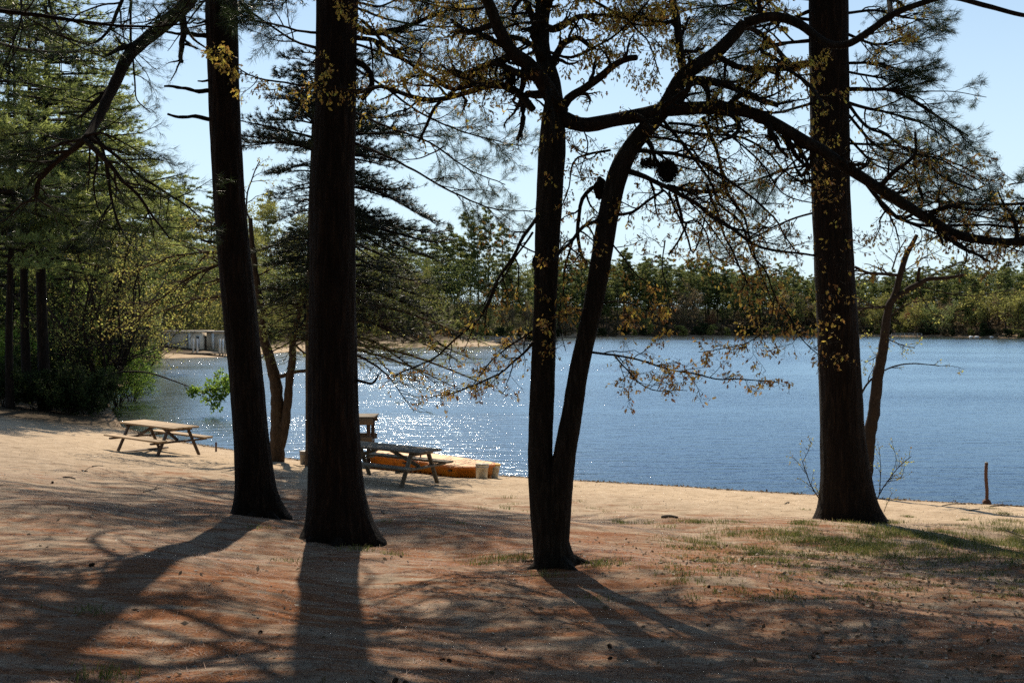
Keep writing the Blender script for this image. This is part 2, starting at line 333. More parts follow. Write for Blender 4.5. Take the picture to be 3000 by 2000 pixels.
# needle litter grows thicker towards the camera and under the pines; the beach strip stays bare sand
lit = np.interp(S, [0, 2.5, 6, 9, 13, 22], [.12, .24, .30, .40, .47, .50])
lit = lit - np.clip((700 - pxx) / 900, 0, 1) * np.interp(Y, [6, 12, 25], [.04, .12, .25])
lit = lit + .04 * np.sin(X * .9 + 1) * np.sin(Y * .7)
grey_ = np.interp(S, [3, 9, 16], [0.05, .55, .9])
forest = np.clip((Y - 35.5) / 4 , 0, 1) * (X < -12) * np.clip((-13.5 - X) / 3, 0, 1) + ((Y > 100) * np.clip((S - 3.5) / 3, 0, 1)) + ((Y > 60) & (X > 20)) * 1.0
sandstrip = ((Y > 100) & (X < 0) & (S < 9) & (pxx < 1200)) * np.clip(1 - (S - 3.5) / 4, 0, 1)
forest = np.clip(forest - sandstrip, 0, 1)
deep = np.clip(-S / 14, 0, 1)
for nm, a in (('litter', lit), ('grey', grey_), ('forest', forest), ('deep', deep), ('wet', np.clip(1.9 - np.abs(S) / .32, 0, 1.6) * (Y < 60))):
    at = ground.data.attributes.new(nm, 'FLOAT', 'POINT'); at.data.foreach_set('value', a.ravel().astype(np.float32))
b = MB(); b.add([(-70, 12, 0), (320, -25, 0), (320, 345, 0), (-70, 345, 0)], None, [[0, 1, 2, 3]])
b = MB(); b.add([(-75, 8, 0), (320, 8, 0), (320, 345, 0), (-75, 345, 0)], None, [[0, 1, 2, 3]])
water = b.build('water', M['water']); tag(water, kind='structure')

# ------------------------------------------------------------------ foliage primitives
def tufts(mb, p, d, n, ln, wd, spread, rnd=None):
    p = np.asarray(p, float); d = np.asarray(d, float); k = len(p)
    if not k: return
    dr = unit(unit(d)[:, None] + spread * RNG.normal(size=(k, n, 3)))
    sd = unit(np.cross(dr, RNG.normal(size=(k, n, 3)))) * wd / 2
    base = p[:, None] + RNG.normal(size=(k, n, 3)) * ln * .12
    tip = base + dr * ln * RNG.uniform(.7, 1.15, (k, n, 1))
    v = np.stack([base - sd, base + sd, tip], 2).reshape(-1, 3)
    if rnd is None: rnd = RNG.random(k)
    mb.add(v, np.arange(len(v)).reshape(-1, 3), None, np.clip(np.repeat(rnd, n * 3) + RNG.normal(size=k * n * 3) * .08, 0, 1))
OAK = np.array([[(0, 0, 0), (.30, .24, .03), (.42, 0, 0)], [(.28, 0, 0), (.62, .33, .05), (.72, 0, 0)], [(.6, 0, 0), (.88, .2, .02), (1, 0, 0)]])
OAK = np.concatenate([OAK, OAK * np.array([1, -1, 1])])
SIMPLE = np.array([[(0, 0, 0), (.5, .28, .05), (1, 0, 0)], [(0, 0, 0), (1, 0, 0), (.5, -.28, .05)]])
def leaves(mb, p, d, size, tpl=SIMPLE, rnd=None, jit=.35):
    p = np.asarray(p, float); d = np.asarray(d, float); k = len(p)
    if not k: return
    u = unit(d + RNG.normal(size=(k, 3)) * jit); w_ = unit(np.cross(u, RNG.normal(size=(k, 3)))); n_ = np.cross(u, w_)
    s = size * RNG.uniform(.6, 1.25, (k, 1, 1, 1)); q = tpl[None]
    v = p[:, None, None] + s * (q[..., 0:1] * u[:, None, None] + q[..., 1:2] * w_[:, None, None] + q[..., 2:3] * n_[:, None, None])
    v = v.reshape(-1, 3)
    if rnd is None: rnd = RNG.random(k)
    mb.add(v, np.arange(len(v)).reshape(-1, 3), None, np.repeat(rnd, len(tpl) * 3))

U = random.uniform
def rv(s=1.0): return Vector((random.gauss(0, s), random.gauss(0, s), random.gauss(0, s)))
class Grow:
    """random-walk branching; tubes go to mb, leaf-bearing points are collected"""
    def __init__(s, mb, seg=(.12, .08, .05), crook=(.18, .22, .25), trop=(0, 0, 0), kids=(6, 5, 0), ratio=.5, ang=(35, 65), flat=.4, rmin=.0025, sides=(6, 4, 3), maxl=2, start=.15, leafstep=.06):
        s.__dict__.update(locals()); s.pts = []; s.dirs = []
    def child_dir(s, d):
        ax = d.cross(rv()).normalized(); a = math.radians(U(*s.ang)); c = (d * math.cos(a) + ax * math.sin(a))
        c.z *= (1 - s.flat); return c.normalized()
    def spawn(s, pts, rad, L_, lvl, n=None, start=None):
        """children along an existing polyline"""
        n = s.kids[lvl] if n is None else n; start = s.start if start is None else start
        k = len(pts)
        for q in range(n):
            f = start + (1 - start) * (q + U(.1, .9)) / n; x = f * (k - 1); i = min(int(x), k - 2); fr_ = x - i
            p = Vector(pts[i]).lerp(Vector(pts[i + 1]), fr_); d = (Vector(pts[i + 1]) - Vector(pts[i])).normalized()
            r = rad[i] * (1 - fr_) + rad[i + 1] * fr_
            s.branch(p, s.child_dir(d), L_ * U(.6, 1.2) * (1 - .45 * f), max(min(r * .6, r - .001), s.rmin), lvl + 1)
    def branch(s, p, d, L_, r, lvl):
        lv = min(lvl, len(s.seg) - 1, len(s.crook) - 1, len(s.trop) - 1, len(s.sides) - 1); sg = s.seg[lv]; n = max(3, int(L_ / sg)); sg = L_ / n
        pts = [p.copy()]; rad = [r]
        for i in range(n):
            d = (d + rv(s.crook[lv]) + Vector((0, 0, s.trop[lv]))).normalized()
            p = p + d * sg; pts.append(p.copy()); rad.append(max(r * (1 - .65 * (i + 1) / n), s.rmin * .7))
        s.mb.tube([tuple(q) for q in pts], rad, s.sides[lv], cap=False, rnd=random.random())
        if lvl < s.maxl: s.spawn([tuple(q) for q in pts], rad, L_ * s.ratio, lvl)
        if lvl >= s.maxl - 1:
            st_ = 0 if lvl == s.maxl else n // 2
            step = max(1, int(s.leafstep / sg))
            for i in range(st_ + 1, n + 1, step):
                s.pts.append(tuple(pts[i])); s.dirs.append(tuple((pts[i] - pts[i - 1]).normalized()))
            s.pts.append(tuple(pts[-1])); s.dirs.append(tuple(d))
        return pts

def smooth_path(pts, rad, step):
    pts = np.asarray(pts, float); rad = np.asarray(rad, float)
    ln = np.concatenate([[0], np.cumsum(np.linalg.norm(np.diff(pts, axis=0), axis=1))]); n = max(4, int(ln[-1] / step))
    tt = np.linspace(0, ln[-1], n + 1)
    # Catmull-Rom through the knots
    q = np.vstack([2 * pts[0] - pts[1], pts, 2 * pts[-1] - pts[-2]]); out_ = []
    for x in tt:
        i = min(np.searchsorted(ln, x, side='right') - 1, len(pts) - 2); f = (x - ln[i]) / (ln[i + 1] - ln[i] + 1e-9)
        a, b_, c_, d_ = q[i], q[i + 1], q[i + 2], q[i + 3]
        out_.append(.5 * ((2 * b_) + (-a + c_) * f + (2 * a - 5 * b_ + 4 * c_ - d_) * f * f + (-a + 3 * b_ - 3 * c_ + d_) * f ** 3))
    return np.array(out_), np.interp(tt, ln, rad)
def px_path(kn, w0, w1, step=.08):
    """kn: (px, py, distance) knots; w0, w1: widths in photo pixels"""
    pts = [P(*k) for k in kn]; ws = np.linspace(w0, w1, len(kn)); rad = [w_ / 2 / FPX * k[2] for w_, k in zip(ws, kn)]
    return smooth_path(pts, rad, step)
def wobble(pts, amp):
    k = len(pts); off = np.array([[mnoise.noise(Vector((i * .35 + a * 31.7, pts[0][0] * 7, pts[0][2] * 5))) for a in range(3)] for i in range(k)])
    return pts + off * amp

def trunk(name, mat, parent, prof, d, base_z, ztop=None, sides=44, ridge=.012, flare=.35, lean=None, freq=5.5, vfreq=1.3, d2=None, root=.0, mb=None, flz=.6):
    """prof: (py, left px, right px) from top to bottom at distance d; continued above the photo to ztop"""
    prof = sorted(prof); z = np.array([CZ - (p_[0] - HY) / FPX * d for p_ in prof])[::-1]
    cx = np.array([((p_[1] + p_[2]) / 2 - HX) / FPX * d for p_ in prof])[::-1]; r = np.array([(p_[2] - p_[1]) / 2 / FPX * d for p_ in prof])[::-1]
    if ztop:
        sl_ = (cx[-1] - cx[-2]) / (z[-1] - z[-2]); z = np.append(z, ztop); cx = np.append(cx, cx[-1] + sl_ * (ztop - z[-2])); r = np.append(r, r[-1] * .4)
    z = np.insert(z, 0, base_z - .35); cx = np.insert(cx, 0, cx[0]); r = np.insert(r, 0, r[0] * 1.08)
    zz = np.arange(z[0], z[-1], .05); C = np.interp(zz, z, cx); R = np.interp(zz, z, r)
    ker = np.ones(7) / 7; C = np.convolve(np.pad(C, 3, 'edge'), ker, 'valid'); R = np.convolve(np.pad(R, 3, 'edge'), ker, 'valid')
    th = np.linspace(0, 2 * np.pi, sides, endpoint=False); V = np.zeros((len(zz), sides, 3))
    for i, zq in enumerate(zz):
        fl = math.exp(-max(zq - base_z, 0) / flz) * root
        for j, a in enumerate(th):
            ca, sa = math.cos(a), math.sin(a)
            nz = mnoise.noise(Vector((ca * freq + cx[0] * 9, sa * freq, zq * vfreq))) + .5 * mnoise.noise(Vector((ca * freq * 2.3, sa * freq * 2.3 + 7, zq * vfreq * 2.6)))
            lo = mnoise.noise(Vector((ca * 1.2 + cx[0] * 3, sa * 1.2, zq * .5)))
            rr = R[i] * (1 + .05 * lo + fl * max(0, math.sin(a * 3 + cx[0] * 5) * .8 + .25)) + ridge * nz
            V[i, j] = (C[i] + rr * ca, d + rr * sa, zq)
    b_ = mb or MB(); k = len(zz); i = np.arange(k - 1)[:, None] * sides; j = np.arange(sides)[None]; j2 = (j + 1) % sides
    q = np.stack([i + j, i + j2, i + sides + j2, i + sides + j], -1).reshape(-1, 4)
    vv = np.vstack([V.reshape(-1, 3), [C[-1], d, zz[-1]]]); jj = np.arange(sides)
    tr_ = np.stack([(k - 1) * sides + jj, (k - 1) * sides + (jj + 1) % sides, np.full(sides, k * sides)], -1)
    b_.add(vv, tr_, q)
    if mb is None: return b_.build(name, mat, parent, smooth=True)
def roots(parent, c, r, n, mat, seed, rng=(0, 6.283), ln=(.35, .9)):
    """half-buried root ridges running out from a trunk foot"""
    random.seed(seed)
    for i in range(n):
        a = rng[0] + (rng[1] - rng[0]) * (i + U(.1, .9)) / n; L_ = U(*ln); pts, rad = [], []; x, y = c[0] + math.cos(a) * r * .55, c[1] + math.sin(a) * r * .55
        for k in range(12):
            f = k / 11; z = gz(x, y); pts.append((x, y, z + (.07 * (1 - f) ** 2 - .075 * f) * (r / .3))); rad.append(r * (.24 * (1 - f) + .12)); a += U(-.16, .16); x += math.cos(a) * (r * .5 + L_) / 11; y += math.sin(a) * (r * .5 + L_) / 11
        mb = MB(); p_, r_ = smooth_path(pts, rad, .03); r_ = r_ * (1 + .15 * np.array([mnoise.noise(Vector((j * .3, seed, i))) for j in range(len(r_))])); mb.tube(p_, r_, 9); mb.build('root', mat, parent, smooth=True)
#SPLIT1

# ------------------------------------------------------------------ near trees
def conifer(mbB, mbF, cxy, z0, z1, nb, rlen, e0=.15, droop=.25, up=.12, n2=3.5, padw=.42, tn=8, tl=.12, tw=.008, spacing=.18, spread=.55, twigs=True, az=None, bend=.05, br=.03, bare=.25, rndf=None, ts=3, tz=.25):
    """tiers of branches with flat sprays of needle tufts"""
    TP, TD, TR = [], [], []
    for k in range(nb):
        f = (k + U(0, 1)) / nb; z = z0 + (z1 - z0) * f; a = U(0, 2 * math.pi) if az is None else az(k)
        c = cxy(z); L_ = rlen(f, a) * U(.75, 1.15)
        if L_ < .25: continue
        dv = np.array([math.cos(a), math.sin(a), 0]); sv = np.array([-dv[1], dv[0], 0]); el = e0 + U(-.12, .12); dr_ = droop * U(.7, 1.3); wv = U(-1, 1) * bend
        m_ = max(5, int(L_ / .35)); t_ = np.linspace(0, 1, m_)
        pts = np.array([c[0], c[1], z]) + dv * (L_ * t_)[:, None] + sv * (L_ * (wv * t_ ** 2 + .03 * np.sin(t_ * 9 + k)))[:, None]
        pts[:, 2] += L_ * (el * t_ - dr_ * t_ ** 2 + up * t_ ** 4)
        shade = random.random()
        mbB.tube(pts, br * (L_ / 3) * (1 - .85 * t_) + .004, 5 if ts > 3 else 4, cap=False)
        nt_ = int(L_ * n2)
        for q in range(nt_):
            tq = bare + (1 - bare) * (q + U(0, 1)) / nt_; x = tq * (m_ - 1); i = min(int(x), m_ - 2); p = pts[i] + (pts[i + 1] - pts[i]) * (x - i)
            dd = unit(pts[i + 1] - pts[i]); side = random.choice((-1, 1)); an = math.radians(U(30, 65))
            d2 = unit(dd * math.cos(an) + sv * side * math.sin(an) + np.array([0, 0, U(-.1, tz)])); l2 = L_ * padw * (1.05 - .7 * tq) * U(.6, 1.2)
            m2 = max(2, int(l2 / spacing)); u = np.linspace(0, 1, m2 + 1); tp = p + d2 * (l2 * u)[:, None] + np.array([0, 0, 1.]) * (l2 * .12 * u ** 2)[:, None] + RNG.normal(size=(m2 + 1, 3)) * .015
            if twigs: mbB.tube(tp, .008 * (1 - .6 * u) + .0015, ts, cap=False)
            sel = u > .25
            TP.append(tp[sel]); TD.append(np.repeat(unit(d2 * .8 + dd * .3 + np.array([0, 0, .35]))[None], sel.sum(), 0)); TR.append(np.full(sel.sum(), np.clip(shade * .6 + .4 * random.random(), 0, 1)))
        TP.append(pts[-2:]); TD.append(np.repeat(dd[None] if nt_ else dv[None], 2, 0)); TR.append(np.full(2, shade))
    if TP:
        tufts(mbF, np.concatenate(TP), np.concatenate(TD), tn, tl, tw, spread, np.concatenate(TR))

def limb(g, mb, kn, w0, w1, kids, ln, step=.08, sides=9, amp=.012, start=.15, rough=.06):
    pts, rad = px_path(kn, w0, w1, step); pts = wobble(pts, amp)
    rad = rad * (1 + rough * np.array([mnoise.noise(Vector((i * .6, rad[0] * 91, pts[0][0]))) for i in range(len(rad))]) * 2)
    mb.tube(pts, rad, sides, cap=True)
    if kids: g.spawn([tuple(p) for p in pts], list(rad), ln, 0, n=kids, start=start)
    return pts
def K(s, d0, d1):
    """'x,y x,y ...' with the distance running from d0 to d1"""
    q = [tuple(float(v) for v in a.split(',')) for a in s.split()]; n = len(q)
    return [(a[0], a[1], d0 + (d1 - d0) * i / (n - 1)) for i, a in enumerate(q)]

gA, gB, gC, gD = G(768, 1512), G(985, 1580), G(1632, 1658), G(2487, 1528)
dA, dB, dC, dD = gA[1], gB[1], gC[1], gD[1]
print('distances', dA, dB, dC, dD)

# --- the first, leaning pine with dead stubs
A = wempty('pine_tree', gA, 'tall dark pine leaning left with broken branch stubs on its left side', 'tree')
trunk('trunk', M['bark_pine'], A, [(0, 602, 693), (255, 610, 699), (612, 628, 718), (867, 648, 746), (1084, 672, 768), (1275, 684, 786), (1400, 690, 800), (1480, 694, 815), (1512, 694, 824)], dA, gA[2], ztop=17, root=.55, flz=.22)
sb = MB()
for kn, a_, b_ in (('625,112 560,100 488,95', 15, 9), ('630,270 560,262 481,252', 14, 9), ('635,352 550,342 488,334', 12, 10), ('620,67 590,66 563,66', 9, 6), ('628,240 600,238 578,238', 8, 6), ('645,708 615,706 590,702', 10, 7)):
    pts, rad = px_path(K(kn, dA, dA - .3), a_ * 1.1, b_ * .75, .05); pts = wobble(pts, .03); rad = rad * np.array([1 + .35 * mnoise.noise(Vector((j * .7, a_, pts[0][2]))) for j in range(len(rad))]); sb = MB(); sb.tube(pts, rad, 9); sb.build('branch_stub', M['bark_pine'], A, smooth=True)
def centre(prof_top, prof_bot, d):
    (y0, x0), (y1, x1) = prof_top, prof_bot; z0 = CZ - (y0 - HY) / FPX * d; z1 = CZ - (y1 - HY) / FPX * d; a = (x0 - HX) / FPX * d; b_ = (x1 - HX) / FPX * d
    return lambda z: (a + (b_ - a) * (z - z0) / (z1 - z0), d)
bb, ff = MB(), MB()
conifer(bb, ff, centre((0, 647), (1275, 735), dA), 8.6, 17.5, 26, lambda f, a: 5.3 * (1 - .5 * f), n2=4.2, tn=14, tl=.15, tw=.014, spacing=.2, droop=.15)
# the heavy limb that hangs down at the left of the picture
conifer(bb, ff, centre((0, 647), (1275, 735), dA), 9.6, 15.5, 22, lambda f, a: 8.2 * (1 - .3 * f), az=lambda k: U(.1, math.pi - .1), e0=.32, droop=.16, n2=4, padw=.34, tn=11, tl=.16, tw=.014, spacing=.22)
g = Grow(bb, seg=(.1, .08, .06), crook=(.1, .14, .16), trop=(0, -.03, -.02), kids=(8, 6, 0), ang=(25, 60), flat=.25, rmin=.0022, maxl=2, ratio=.5, sides=(6, 4, 3), leafstep=.07)
limb(g, bb, K('655,-330 600,-110 560,-10 500,55 430,115 372,170 338,240 305,310 275,370 250,410', dA, dA - 2.6), 50, 23, 5, 1.0, start=.3)
dh = dA - 2.6; JP = P(250, 410, dh)
for kn, a_, b_, k_, l_ in (('250,405 225,430 170,470 130,510 106,540 104,585', 21, 9, 8, .7), ('250,410 270,430 310,470 360,530 410,580 450,640 500,700', 18, 5, 10, .7), ('310,465 320,530 330,600 350,660 385,720', 12, 4, 9, .6),
                           ('262,405 320,440 390,500 460,550 540,600 590,640', 13, 4, 10, .7), ('245,408 180,420 110,445 40,460 -60,470', 11, 4, 10, .7), ('250,400 300,390 380,430 450,470', 9, 3, 8, .6), ('200,440 150,445 80,440 0,455', 8, 3, 8, .5),
                           ('330,590 300,640 270,700 265,760', 6, 2, 6, .5), ('104,585 60,600 20,640 -20,660', 7, 2, 5, .5), ('106,580 150,610 200,640 230,690', 7, 2, 6, .5), ('262,430 262,500 255,560', 6, 3, 5, .4)):
    limb(g, bb, K(kn, dh, dh + random.uniform(-.5, .5)), a_, b_, k_, l_, sides=6, start=.1)
for kn, a_, b_, k_, l_ in (('370,-40 350,20 320,90 270,130 190,110 110,70 40,30', 12, 4, 9, .9), ('380,-40 384,30 385,120 395,230 400,290 440,330', 9, 3, 6, .6), ('130,-40 160,60 190,110 240,140 330,180', 9, 3, 9, .8), ('60,-30 60,60 30,150 -10,260', 7, 3, 8, .8),
                           ('0,20 60,40 60,120 20,200', 7, 3, 6, .7), ('560,-30 500,30 440,60 380,70', 6, 3, 6, .6), ('620,-20 560,50 520,110 490,150', 6, 2, 5, .5)):
    limb(g, bb, K(kn, dh + 1.5, dh + .6), a_, b_, k_, l_, sides=6, start=.05)
tufts(ff, g.pts, g.dirs, 7, .10, .0032, .5, RNG.random(len(g.pts)) * .6)
print('A tufts', len(g.pts))
bb.build('branch', M['twig'], A, smooth=True); ff.build('needles', M['needle'], A)

# --- the thickest pine, straight
B = wempty('pine_tree', gB, 'thickest straight dark pine trunk, right of the leaning pine, hiding the wooden stand', 'tree')
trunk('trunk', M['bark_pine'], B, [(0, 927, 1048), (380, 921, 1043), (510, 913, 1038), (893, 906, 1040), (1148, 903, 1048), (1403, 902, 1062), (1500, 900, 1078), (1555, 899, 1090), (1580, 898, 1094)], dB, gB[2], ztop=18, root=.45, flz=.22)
bb, ff = MB(), MB()
for kn, a_, b_ in (('1030,172 1060,188 1078,205 1090,235 1084,262 1070,280 1062,290', 20, 14), ('1040,1112 1060,1117 1090,1123 1105,1105 1108,1098', 9, 5)):
    pts, rad = px_path(K(kn, dB, dB - .3), a_, b_, .05); bb.tube(pts, rad, 9)
conifer(bb, ff, centre((0, 987), (1148, 975), dB), 8.6, 18.5, 26, lambda f, a: 5.6 * (1 - .5 * f), n2=4.2, tn=14, tl=.15, tw=.014, spacing=.2, droop=.12)
conifer(bb, ff, centre((0, 987), (1148, 975), dB), 8.8, 16, 24, lambda f, a: 8.4 * (1 - .3 * f), az=lambda k: U(.1, math.pi - .1), e0=.32, droop=.16, n2=4, padw=.34, tn=11, tl=.16, tw=.014, spacing=.22)
g = Grow(bb, seg=(.1, .08, .06), crook=(.1, .14, .16), trop=(0, -.01, 0), kids=(8, 6, 0), ang=(25, 60), flat=.3, maxl=2, ratio=.5, leafstep=.05)
for kn, a_, b_, k_, l_ in (('1035,75 1090,95 1160,90 1230,60 1300,40', 22, 6, 14, .7), ('1035,110 1100,120 1150,150 1200,170', 16, 5, 12, .6), ('1045,5 1100,20 1140,10 1180,-20', 8, 5, 5, .6), ('925,95 870,90 800,70 740,60 690,30', 8, 4, 12, .7), ('925,140 880,128 830,100 740,40 700,5', 9, 4, 10, .7),
                           ('1300,430 1240,460 1180,470', 5, 3, 3, .4)):
    limb(g, bb, K(kn, dB, dB + .8), a_, b_, k_, l_, sides=7, start=.2)
for kn, k_, l_ in (('1035,20 1150,60 1300,80 1450,60 1560,20', 22, .9), ('1040,200 1120,250 1230,330 1340,380 1440,410 1530,430', 22, .9), ('1040,330 1130,370 1260,420 1380,500 1480,540', 16, .8), ('1035,-30 1180,-10 1330,10 1480,-20', 18, .9), ('1040,130 1200,180 1360,220 1500,210', 14, .8), ('1040,420 1180,480 1320,560 1440,610 1560,620', 16, .8)):
    limb(g, bb, K(kn, dB, dB + 3.0), 8, 3, k_, l_, sides=6, start=.35)
tufts(ff, g.pts, g.dirs, 9, .11, .004, .5, RNG.random(len(g.pts)) * .5)
bb.build('branch', M['bark_pine'], B, smooth=True); ff.build('needles', M['needle'], B)

# --- the oak with two stems
C = wempty('oak_tree', gC, 'two stemmed oak, right stem bending right, with young bronze and yellow leaves', 'tree')
tb = MB()
trunk('trunk', None, None, [(250, 1606, 1640), (330, 1590, 1652), (421, 1578, 1658), (714, 1566, 1639), (893, 1564, 1632), (1148, 1552, 1626), (1339, 1546, 1617), (1480, 1551, 1645), (1560, 1558, 1660), (1620, 1562, 1668), (1658, 1564, 1680)], dC, gC[2], sides=40, ridge=.007, freq=7, vfreq=3, root=.42, flz=.16, mb=tb)
RS = [(1622, 1610, 84), (1630, 1530, 84), (1640, 1430, 76), (1656, 1320, 66), (1676, 1211, 61), (1696, 1084, 56), (1738, 893, 57), (1760, 765, 62), (1781, 638, 60), (1811, 510, 60), (1858, 420, 52), (1945, 319, 48), (2003, 223, 45), (2092, 160, 40), (2150, 103, 36), (2181, 67, 32)]
RT = [(2181, 67, 32), (2267, 49, 27), (2340, 70, 27), (2395, 110, 24), (2440, 132, 22), (2490, 127, 22), (2557, 85, 21), (2611, 45, 20), (2691, 13, 17), (2780, -8, 15), (2892, 18, 14), (3020, 48, 12), (3160, 40, 8)]
def stem(rs, da, db, mb, sides=26):
    n = len(rs); ds = [da + (db - da) * i / (n - 1) for i in range(n)]
    p, r = smooth_path([P(a[0], a[1], d) for a, d in zip(rs, ds)], [a[2] / 2 / FPX * d for a, d in zip(rs, ds)], .05)
    r = r * (1 + .05 * np.array([mnoise.noise(Vector((i * .23, 3, rs[0][0]))) + .7 * mnoise.noise(Vector((i * .8, 9, 1))) for i in range(len(r))]))
    mb.tube(p, r, sides); return p, r
pr, rr = stem(RS, dC, dC - .3, tb); pt_, rt_ = stem(RT, dC - .3, dC - 1.4, tb, 14)
tb.build('trunk', M['bark_oak'], C, smooth=True)
ob = MB(); lf = MB()
# burl and squirrel-nest like knot on the right stem
def blob(mb, c, r, seed, sq=(1, 1, 1), n=14):
    th = np.linspace(0, np.pi, n); ph = np.linspace(0, 2 * np.pi, n * 2, endpoint=False); V = []
    for a in th:
        for b__ in ph:
            v = np.array([math.sin(a) * math.cos(b__), math.sin(a) * math.sin(b__), math.cos(a)]); k = 1 + .35 * mnoise.noise(Vector(v * 2.3 + seed)) + .15 * mnoise.noise(Vector(v * 6 + seed))
            V.append(c + v * r * k * np.array(sq))
    i = np.arange(n - 1)[:, None] * 2 * n; j = np.arange(2 * n)[None]; mb.add(V, None, np.stack([i + j, i + (j + 1) % (2 * n), i + 2 * n + (j + 1) % (2 * n), i + 2 * n + j], -1).reshape(-1, 4))
blob(ob, P(1760, 552, dC - .05), .085, 3, (.8, .8, 1.2)); 
def nest(c, r, n, sq=(1, 1, 1)):
    for _ in range(n):
        d0 = unit(RNG.normal(size=3)); q = c + d0 * r * RNG.random() ** .4 * .8 * np.array(sq); d1 = unit(np.cross(d0, RNG.normal(size=3)) + .3 * RNG.normal(size=3)); ob.tube([q - d1 * r * .5, q + d0 * r * .05, q + d1 * r * RNG.uniform(.3, .9)], [.004, .0045, .002], 3, cap=False)
nest(P(1955, 500, dC - .1), .11, 420, (1.1, 1, 1.25)); nest(P(1905, 478, dC - .15), .075, 200, (1.7, 1, .8))
blob(ob, P(1577, 768, dC), .075, 2, (.8, .8, 1.1))
nest(P(1497, 235, dC - .1), .08, 220, (.7, .7, 2.0))
g = Grow(ob, seg=(.09, .06, .045), crook=(.2, .26, .3), trop=(.0, .01, .0), kids=(8, 7, 3), ang=(35, 70), flat=.25, rmin=.002, maxl=3, ratio=.52, sides=(7, 5, 3, 3), leafstep=.05)
big = [('1640,345 1690,363 1740,363 1850,342 1950,322 2100,315 2200,330 2290,375 2380,425 2480,492 2590,562 2700,632 2800,685 2900,706 3040,702 3200,690', 46, 22, 26, .8, 0, -1.0),
       ('1640,330 1625,300 1590,240 1550,190 1500,150 1465,90 1435,20 1400,-60', 52, 30, 8, .9, 0, -.5),
       ('1630,330 1612,230 1590,150 1588,60 1598,-40', 56, 40, 8, .9, 0, .4),
       ('1640,330 1665,290 1705,262 1760,225 1800,190 1835,172 1865,168', 28, 17, 4, .5, 0, -.6),
       ('2003,228 1992,150 1980,60 1966,-40', 24, 22, 6, .7, 0, .2)]
gu = Grow(ob, seg=(.25, .16, .12), crook=(.16, .22, .26), trop=(.02, .01, 0), kids=(10, 7, 0), ang=(35, 70), flat=.2, rmin=.004, maxl=2, ratio=.55, sides=(6, 4, 3), leafstep=.12)
for kn, a_, b_, k_, l_ in (('1400,-60 1350,-200 1260,-420 1200,-700', 32, 12, 18, 1.9), ('1598,-40 1620,-250 1600,-500 1660,-800 1650,-1100', 42, 14, 26, 2.0), ('1966,-40 1980,-250 2060,-500 2050,-750', 24, 10, 20, 1.9), ('2230,-30 2300,-250 2420,-420 2500,-600', 14, 6, 14, 1.7),
                           ('1600,-150 1800,-350 1950,-700 2150,-900', 26, 10, 20, 1.9), ('1600,-200 1450,-400 1400,-700 1300,-950', 24, 8, 18, 1.9)):
    limb(gu, ob, K(kn, dC, dC + U(-.8, 1.6)), a_, b_, k_, l_, sides=9, start=.05, step=.15)
pu = np.array(gu.pts); pu_, du_ = np.repeat(pu, 2, 0) + RNG.normal(size=(len(pu) * 2, 3)) * .05, np.repeat(np.array(gu.dirs), 2, 0); leaves(lf, pu_, du_ + [0, 0, -.4], .085, OAK, RNG.random(len(pu_)))
print('upper oak', len(pu_))
for kn, a_, b_, k_, l_, o0, o1 in big: limb(g, ob, K(kn, dC + o0, dC + o1), a_, b_, k_, l_, sides=14, start=.1)
